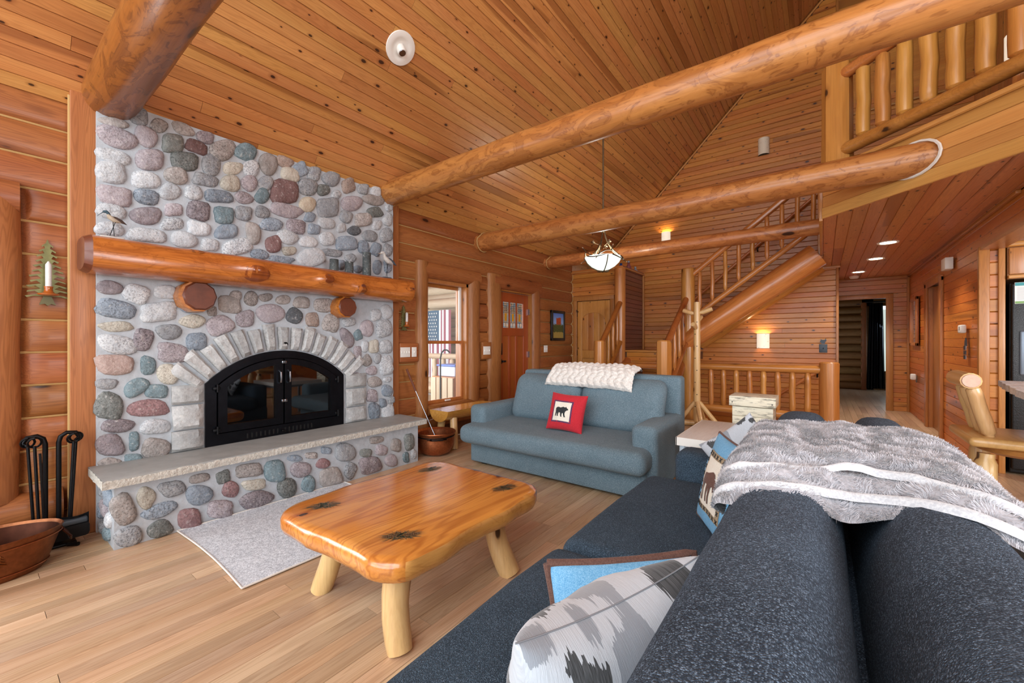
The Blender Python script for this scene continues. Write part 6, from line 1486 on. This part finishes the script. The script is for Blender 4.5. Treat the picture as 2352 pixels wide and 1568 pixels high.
# fireplace tools, tub, kettle, poker
ft = thing('fireplace_tool_set', 'black iron fireplace tool set on a stand left of the hearth', 'tool set', (-3.82, .325, 0))
bx_, by_2 = -3.82, .325
obj('stand_base', MB().rbox(bx_ - .07, bx_ + .07, by_2 - .10, by_2 + .10, 0, .02, .008).tube([(bx_ + .07, by_2 + .06, .01), (bx_ + .12, by_2 + .10, .012)], .012, 6), M['iron'], ft)
for dy in (-.028, .028): obj('upright', MB().tube([(bx_, by_2 + dy, .01), (bx_, by_2 + dy, .64), (bx_ + .0, by_2 + dy * 1.3, .675), (bx_, by_2 + dy * 2.2, .695), (bx_, by_2 + dy * 3.6, .69), (bx_, by_2 + dy * 4.2, .66), (bx_ + .01, by_2 + dy * 3.6, .64)], .0125, 10), M['iron'], ft)
def handle(x, y, z): return MB().tube([(x + .02 * math.cos(a), y + .028 * math.sin(a), z + .035 * math.cos(a) * .9) for a in [R(30 * i) for i in range(13)]], .006, 6)
for k, (dx_, dy, nm) in enumerate(((.03, -.10, 'poker'), (.06, -.075, 'tongs'), (.03, .10, 'shovel'), (.07, .085, 'broom'))):
    x, y = bx_ + dx_, by_2 + dy
    mb = MB().tube([(x, y, .645), (x - .0, y - dy * .25, .12)], .0075, 8); h_ = handle(x, y, .665); mb.add(h_.v, h_.f)
    t = obj(nm, mb, M['iron'], ft)
    y2 = y - dy * .25
    if nm == 'shovel': obj('blade', MB().grid(8, 6, lambda u, v: (x + .02 + .04 * math.sin(math.pi * u), y2 + .02 - .06 + .12 * u, .05 + .13 * v)), M['iron'], t)
    if nm == 'broom': obj('bristles', MB().rbox(x - .03, x + .04, y2 - .07, y2 + .09, .045, .13, .02, 2), M['blacksoot'], t); obj('ferrule', MB().rbox(x - .025, x + .035, y2 - .06, y2 + .08, .13, .165, .01), M['darkmetal'], t)
    if nm == 'tongs': obj('arm', MB().tube([(x + .02, y + .02, .60), (x + .02, y2 + .02, .1)], .006, 6), M['iron'], t)
    if nm == 'poker': obj('hook', MB().tube([(x, y2, .12), (x, y2 - .02, .07), (x + .02, y2 - .03, .09)], .007, 6), M['iron'], t)
tb = thing('copper_tub', 'oval copper tub with dark inside and embossed moose scene, at the far left', 'tub', (-3.57, .05, 0))
tcx, tcy = -3.57, .05
obj('tub_wall', MB().lathe([(.0, .0), (.74, .0), (.80, .02), (.95, .16), (1.0, .205), (1.02, .215), (1.0, .22), (.96, .205), (.90, .15), (.78, .03), (0, .025)], (tcx, tcy, 0), 48, .19, .295), M['coppertub'], tb)
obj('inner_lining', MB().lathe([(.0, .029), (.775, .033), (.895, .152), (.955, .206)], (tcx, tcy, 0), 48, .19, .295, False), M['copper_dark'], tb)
rbm = MB()
for f, z in ((.985, .182), (.82, .035)): rbm.tube([(tcx + .19 * f * math.cos(R(7.5*i)) * 1.015, tcy + .295 * f * math.sin(R(7.5*i)) * 1.01, z) for i in range(49)], .003, 5)
obj('bead', rbm, M['copper'], tb)
obj('side_handle', MB().tube([(tcx + .05, tcy + .292, .18), (tcx + .04, tcy + .325, .13), (tcx, tcy + .33, .10), (tcx - .04, tcy + .32, .13), (tcx - .05, tcy + .29, .18)], .006, 6), M['copper_dark'], tb)
M['emboss'] = plain('embossed_brass', '#98623a', .35, 1.0)
em = MB(); 
def TW(a, z): f = .80 + (z - .02) / .14 * .15; return Vector((tcx + .193 * f * math.cos(a), tcy + .299 * f * math.sin(a), z))
a0_ = R(12)
for lev in range(4): em.tube([TW(a0_ - .10 + .02 * lev, .10 + .015 * lev), TW(a0_, .113 + .015 * lev), TW(a0_ + .10 - .02 * lev, .10 + .015 * lev)], .0035, 5)
em.tube([TW(a0_, .075), TW(a0_, .16)], .0035, 5); em.tube([TW(a0_ - .42, .07), TW(a0_ - .30, .078), TW(a0_ - .2, .07)], .010, 6)
for da in (-.40, -.34, -.26, -.21): em.tube([TW(a0_ + da, .07), TW(a0_ + da, .045)], .003, 5)
em.tube([TW(a0_ - .2, .075), TW(a0_ - .14, .088), TW(a0_ - .10, .10)], .004, 5)
obj('embossed_scene', em, M['emboss'], tb)
kt_ = thing('copper_kettle', 'round hammered copper kettle with iron handles on the floor right of the hearth', 'pot', (-3.52, 3.19, 0))
kx, ky = -3.49, 3.20
obj('bowl', MB().lathe([(.0, 0), (.10, .004), (.165, .035), (.198, .10), (.205, .17), (.205, .225), (.225, .255), (.222, .262), (.20, .24), (.197, .17), (.19, .11), (.155, .045), (.0, .02)], (kx, ky, 0), 36), M['copper'], kt_)
obj('iron_band', MB().tube([(kx + .208 * math.cos(R(10*i)), ky + .208 * math.sin(R(10*i)), .215) for i in range(37)], .006, 6), M['iron'], kt_)
obj('side_handle', MB().tube([(kx + .20 * math.cos(a), ky + .20 * math.sin(a), .20) for a in (R(-70), R(-60))] + [(kx + .235 * math.cos(a), ky + .235 * math.sin(a), .205) for a in (R(-52), R(-38), R(-24))] + [(kx + .205 * math.cos(a), ky + .205 * math.sin(a), .20) for a in (R(-16), R(-8))], .008, 6), M['iron'], kt_)
obj('rivet', MB().tube([(kx + .16, ky - .15, .20), (kx + .165, ky - .155, .20)], .008, 8).tube([(kx + .215, ky - .03, .20), (kx + .222, ky - .03, .20)], .008, 8), M['copper'], kt_)
pk = thing('popcorn_fork', 'long wire toasting fork with brown handle leaning from the copper kettle', 'fork', (-3.5, 3.2, .1))
obj('wire', MB().tube([(-3.46, 3.22, .10), (-3.74, 3.12, .70)], .004, 6).tube([(-3.46, 3.22, .10), (-3.44, 3.26, .06)], .003, 5).tube([(-3.62, 3.02, .33), (-3.50, 3.17, .40)], .003, 5), M['chrome'], pk)
obj('handle', MB().tube([(-3.74, 3.12, .70), (-3.85, 3.08, .95)], [.011, .013], 8), M['redend'], pk)

# half-log bench under the window
be = thing('half_log_bench', 'half log bench on stubby log legs below the porch window', 'bench', (-3.63, 3.8, 0))
pf = [(-.155, 0)] + [(-.155 * math.cos(R(a)), -.135 * math.sin(R(a))) for a in range(12, 180, 12)] + [(.155, 0)]
obj('seat', MB().prism(pf, lambda u, v, d: (-3.615 + u, d, .455 + v), 3.36, 4.30), M['liveedge'], be, True, 30)
for (x, y, dx_, dy) in ((-3.53, 3.52, .05, -.03), (-3.70, 3.50, -.04, -.03), (-3.53, 4.14, .05, .03), (-3.70, 4.14, -.04, .03)): obj('leg', MB().log((x + dx_, y + dy, 0), (x, y, .36), .042, .046, 10, 4, .04, y), M['pale'], be)

# coat rack
cr_ = thing('coat_rack', 'pale peeled log coat rack with pegs standing by the stair posts', 'coat rack', (-1.51, 6.62, 0))
rx, ry = -1.51, 6.62
obj('pole', MB().log((rx, ry, 0), (rx, ry, 1.86), .052, .046, 12, 12, .04, 3), M['pale'], cr_)
for (dx_, dy, z) in ((-.20, .03, 1.72), (.20, .05, 1.73), (-.02, -.16, 1.50), (.02, .16, 1.62)): obj('peg', MB().tube([(rx + dx_ * .15, ry + dy * .15, z - .03), (rx + dx_ * .4, ry + dy * .4, z - .02), (rx + dx_, ry + dy, z + .025)], [.022, .036, .033], 10), M['pale'], cr_)
for (dx_, dy) in ((-.27, -.05), (.30, .02), (.13, -.27), (.05, .27)):
    obj('brace', MB().tube([(rx + dx_ * .1, ry + dy * .1, .36), (rx + dx_ * .9, ry + dy * .9, .06)], .034, 10), M['pale'], cr_)
    obj('foot', MB().tube([(rx, ry, .042), (rx + dx_ * 1.15, ry + dy * 1.15, .042)], .042, 10), M['pale'], cr_)
nails = MB()
for k in range(8): nails.tube([(rx + (.012 if k % 2 else -.014), ry - .052, .30 + .18 * k), (rx + (.012 if k % 2 else -.014), ry - .056, .30 + .18 * k)], .007, 6)
obj('screw_head', nails, M['iron'], cr_)

# right wall fittings
t = thing('door_chime', 'white boxy door chime high on the hall wall', 'chime', (1.2, 7.1, 2.12)); obj('box', MB().rbox(1.16, 1.232, 7.02, 7.22, 2.13, 2.27, .006), M['whiteplastic'], t)
t = thing('thermostat', 'small white thermostat on the hall wall', 'thermostat', (1.22, 6.52, 1.36)); obj('box', MB().rbox(1.185, 1.232, 6.46, 6.585, 1.36, 1.45, .014), M['whiteplastic'], t); obj('window', MB().box(1.183, 1.186, 6.50, 6.515, 1.39, 1.43), M['black'], t, False)
t = thing('perpetual_calendar', 'small dark metal ornament with hanging tags on the hall wall', 'ornament', (1.22, 6.46, 1.05))
obj('plaque', MB().prism([(6.43, 1.22), (6.45, 1.29), (6.47, 1.31), (6.50, 1.27), (6.51, 1.22)], lambda u, v, d: (d, u, v), 1.222, 1.23), M['darkmetal'], t)
for k in range(3):
    for j in range(3): obj('tag', MB().box(1.216, 1.222, 6.425 + .031 * j, 6.45 + .031 * j, 1.18 - .05 * k, 1.222 - .05 * k), M['darkmetal'] if (k + j) % 2 else M['chrome'], t, False)
t = thing('wall_mirror', 'narrow mirror in a pine frame on the hall wall past the doorway', 'mirror', (1.22, 9.5, 1.2))
obj('frame', MB().rbox(1.20, 1.232, 9.22, 9.30, 1.20, 2.0, .005).rbox(1.20, 1.232, 9.80, 9.88, 1.20, 2.0, .005).rbox(1.20, 1.232, 9.22, 9.88, 1.95, 2.0, .005).rbox(1.20, 1.232, 9.22, 9.88, 1.20, 1.25, .005), M['trimZ'], t)
M['mirror'] = plain('silvered_glass', '#d8dcdc', .03, 1.0); obj('glass', MB().box(1.222, 1.228, 9.3, 9.8, 1.25, 1.95), M['mirror'], t, False)
t = thing('night_light', 'white plug in night light low on the hall wall', 'light', (1.2, 9.4, .62)); obj('outlet_plate', MB().rbox(1.22, 1.232, 9.35, 9.43, .60, .72, .003), M['bronze'], t); obj('lamp_body', MB().rbox(1.15, 1.222, 9.34, 9.42, .64, .74, .02), M['whiteplastic'], t)
# bedroom curtain and its bright window
ct_ = thing('black_curtain', 'long black curtain on a rod beside the bedroom window', 'curtain', (1.05, 14.1, .05))
obj('curtain', MB().grid(60, 8, lambda u, v: (.96 - .06 * (1 - v) + (.265 + .10 * (1 - v)) * u, 14.08 + .035 * math.sin(u * 40), .06 + 2.2 * v)), M['black'], ct_)
obj('rod', MB().tube([(.88, 14.08, 2.29), (2.2, 14.08, 2.29)], .018, 8), M['iron'], ct_)
w4 = struct('window_4', 'bright bedroom window beside the curtain')
M['skyglow'] = plain('daylit_window_view', '#cfdccc', .5, emit='#dfeee6', estr=.6)
obj('daylight_view', MB().box(1.08, 2.4, 14.40, 14.41, .5, 2.1), M['skyglow'], w4, False)
area('bedroom_daylight', (1.6, 13.9, 1.5), (.4, 12.5, 0), .9, 1.4, 6, (.6, .75, 1.0))

# ornaments on the closet top
M['blueglass'] = plain('blue_glass', '#1f3f78', .15, coat=.5); M['redglass'] = plain('dull_red_ceramic', '#7d4148', .3, coat=.3); M['greycer'] = plain('grey_ceramic', '#8a93a0', .3, coat=.3)
for (x, y, m_, h, lab) in ((-3.02, 7.40, 'blueglass', .12, 'dark blue glass pot on top of the corner closet'), (-2.93, 7.55, 'redglass', .14, 'red and grey figurine on the edge of the corner closet top'), (-2.95, 7.95, 'greycer', .09, 'small pale grey bird figurine on the closet top')):
    t = thing('closet_ornament', lab, 'ornament', (x, y, 2.625), 'ornaments on the closet top')
    obj('body', MB().lathe([(.0, 0), (.045, 0), (.052, h * .3), (.035, h * .6), (.02, h * .7), (.028, h * .85), (.0, h)], (x, y, 2.625), 14), M[m_], t)
    if m_ != 'blueglass': obj('head', MB().lathe([(0, -.025), (.022, -.01), (.024, .008), (0, .028)], (x, y, 2.625 + h + .01), 12), M['greycer'], t)

# ================================================================ PORCH SEEN THROUGH THE WINDOW
pw = struct('wall_porch', 'pale log wall and deck of the porch outside')
for k in range(13): obj('log', MB().log((-11, 6.9, .1 + .2 * k), (-4.2, 6.9, .1 + .2 * k), .11, .11, 10, 6, .03, k + 50), M['porchlog'], pw)
obj('deck', MB().box(-9, -4.16, 2.2, 7, -.1, -.03), M['oak'], pw, False)
obj('porch_post', MB().log((-6.40, 6.72, 0), (-6.40, 6.72, 2.1), .13, .13, 12, 6, .05, 2), M['porchlogZ'], pw)
obj('porch_beam', MB().log((-10, 6.7, 2.15), (-4.2, 6.7, 2.15), .12, .12, 12, 6, .05, 5), M['porchlog'], pw); obj('porch_ceiling', MB().box(-9, -4.16, 2.2, 7, 2.62, 2.7), M['wallY'], pw, False)
fl_ = thing('flag', 'stars and stripes flag hanging on the porch', 'flag', (-6.6, 6.66, .7))
def flagm():
    m, nt, Pn = newmat('flag_cloth'); q = NT(nt); tc = q.n('ShaderNodeTexCoord'); sx = q.n('ShaderNodeSeparateXYZ'); q.l(tc.outputs['UV'], sx.inputs[0]); u, v = sx.outputs[0], sx.outputs[1]
    st_ = q.math('LESS_THAN', q.math('FRACT', q.math('MULTIPLY', u, 6.5)), .5)
    col = q.mix(st_, lin('#dfe6ea'), lin('#8f4a5c'))
    can = q.math('MULTIPLY', q.math('LESS_THAN', u, .54), q.math('GREATER_THAN', v, .52))
    col = q.mix(can, col, lin('#3d5f78'))
    q.l(col, Pn.inputs['Base Color']); Pn.inputs['Roughness'].default_value = .8; return m
M['flag'] = flagm()
fy = 6.50; fx0, fx1, fz0, fz1 = -7.45, -6.62, .45, 1.98
o = obj('cloth', MB().grid(24, 24, lambda u, v: (fx0 + (fx1 - fx0) * u, fy + .02 * math.sin(u * 14), fz0 + (fz1 - fz0) * v)), M['flag'], fl_)
uvl = o.data.uv_layers.new(name='UVMap')
for lp in o.data.loops:
    c = o.data.vertices[lp.vertex_index].co + origin(fl_); uvl.data[lp.index].uv = ((c.x - fx0) / (fx1 - fx0), (c.z - fz0) / (fz1 - fz0))
stars = MB()
for r_ in range(9):
    for c_ in range(6 if r_ % 2 == 0 else 5):
        sx_ = fx0 + (fx1 - fx0) * .54 * ((c_ + (.5 if r_ % 2 == 0 else 1)) / 6); sz_ = fz0 + (fz1 - fz0) * (.54 + .44 * (r_ + .5) / 9)
        pts = [(sx_ + (.024 if i % 2 == 0 else .010) * math.sin(R(36 * i)), sz_ + (.024 if i % 2 == 0 else .010) * math.cos(R(36 * i))) for i in range(10)]
        yy = fy - .028 + .0
        stars.add([(sx_, yy, sz_)] + [(a, yy, b) for a, b in pts], [(0, i + 1, (i + 1) % 10 + 1) for i in range(10)])
obj('star', stars, M['white'], fl_, False, kind='stuff')
pb = thing('porch_bench', 'log backed porch bench seen through the window', 'bench', (-5.9, 5.9, 0))
obj('top_rail', MB().log((-7.0, 5.7, .98), (-5.55, 5.7, .98), .055, .055, 10, 5, .04, 3), M['porchlog'], pb); obj('seat', MB().rbox(-7.0, -5.5, 5.1, 5.7, .38, .45, .02), M['porchlog'], pb)
for k in range(5): spindle(pb, (-6.75 + .25 * k, 5.7, .45), (-6.75 + .25 * k, 5.7, .95), .05, 'porchlogZ', 130 + k, 'back_slat')
obj('end_post', MB().log((-5.5, 5.7, 0), (-5.5, 5.7, 1.08), .085, .085, 10, 5, .04, 4), M['porchlogZ'], pb); obj('leg', MB().log((-6.9, 5.2, 0), (-6.9, 5.2, .38), .07, .07, 10, 3, .04, 5), M['pale'], pb)
pt_ = thing('plastic_tote', 'clear plastic tote with blue lid on the porch table', 'box', (-5.2, 5.2, .66))
M['clearplastic'] = plain('milky_plastic', '#ccd2e6', .3); M['bluelid'] = plain('blue_plastic', '#5a76c8', .4)
obj('tub', MB().rbox(-5.42, -5.0, 5.02, 5.35, .665, .84, .02), M['clearplastic'], pt_); obj('lid', MB().rbox(-5.44, -4.98, 5.0, 5.37, .84, .87, .01), M['bluelid'], pt_)
pc_ = thing('porch_crate', 'brown wooden crate table on the porch under the tote', 'crate', (-5.2, 5.2, 0))
obj('crate', MB().rbox(-5.5, -4.95, 4.95, 5.45, 0, .66, .01), M['wallZ'], pc_)
for k in range(4): obj('slat', MB().rbox(-5.5 + k*.14, -5.38 + k*.14, 4.925, 4.95, .0, .65, .006), M['porchlogZ'], pc_)
ph = thing('porch_hook', 'black iron crook standing outside the window', 'crook', (-4.6, 4.2, 0))
obj('rod', MB().tube([(-4.62, 4.33, -.03), (-4.62, 4.33, 1.02), (-4.61, 4.345, 1.10), (-4.585, 4.37, 1.14), (-4.55, 4.40, 1.14), (-4.52, 4.43, 1.10)], .012, 8), M['iron'], ph)
pl_ = thing('porch_lamp', 'white dome lamp under the porch ceiling', 'lamp', (-5.75, 5.35, 2.3))
obj('dome', MB().lathe([(0, 0), (.15, .02), (.24, .08), (.26, .16), (.1, .33)], (-5.75, 5.35, 2.30), 24), M['bowl'], pl_)
area('porch_daylight', (-6.6, 3.0, 1.8), (-6.6, 6.6, 1.2), 3.0, 1.6, 120, (.92, .97, 1.0))
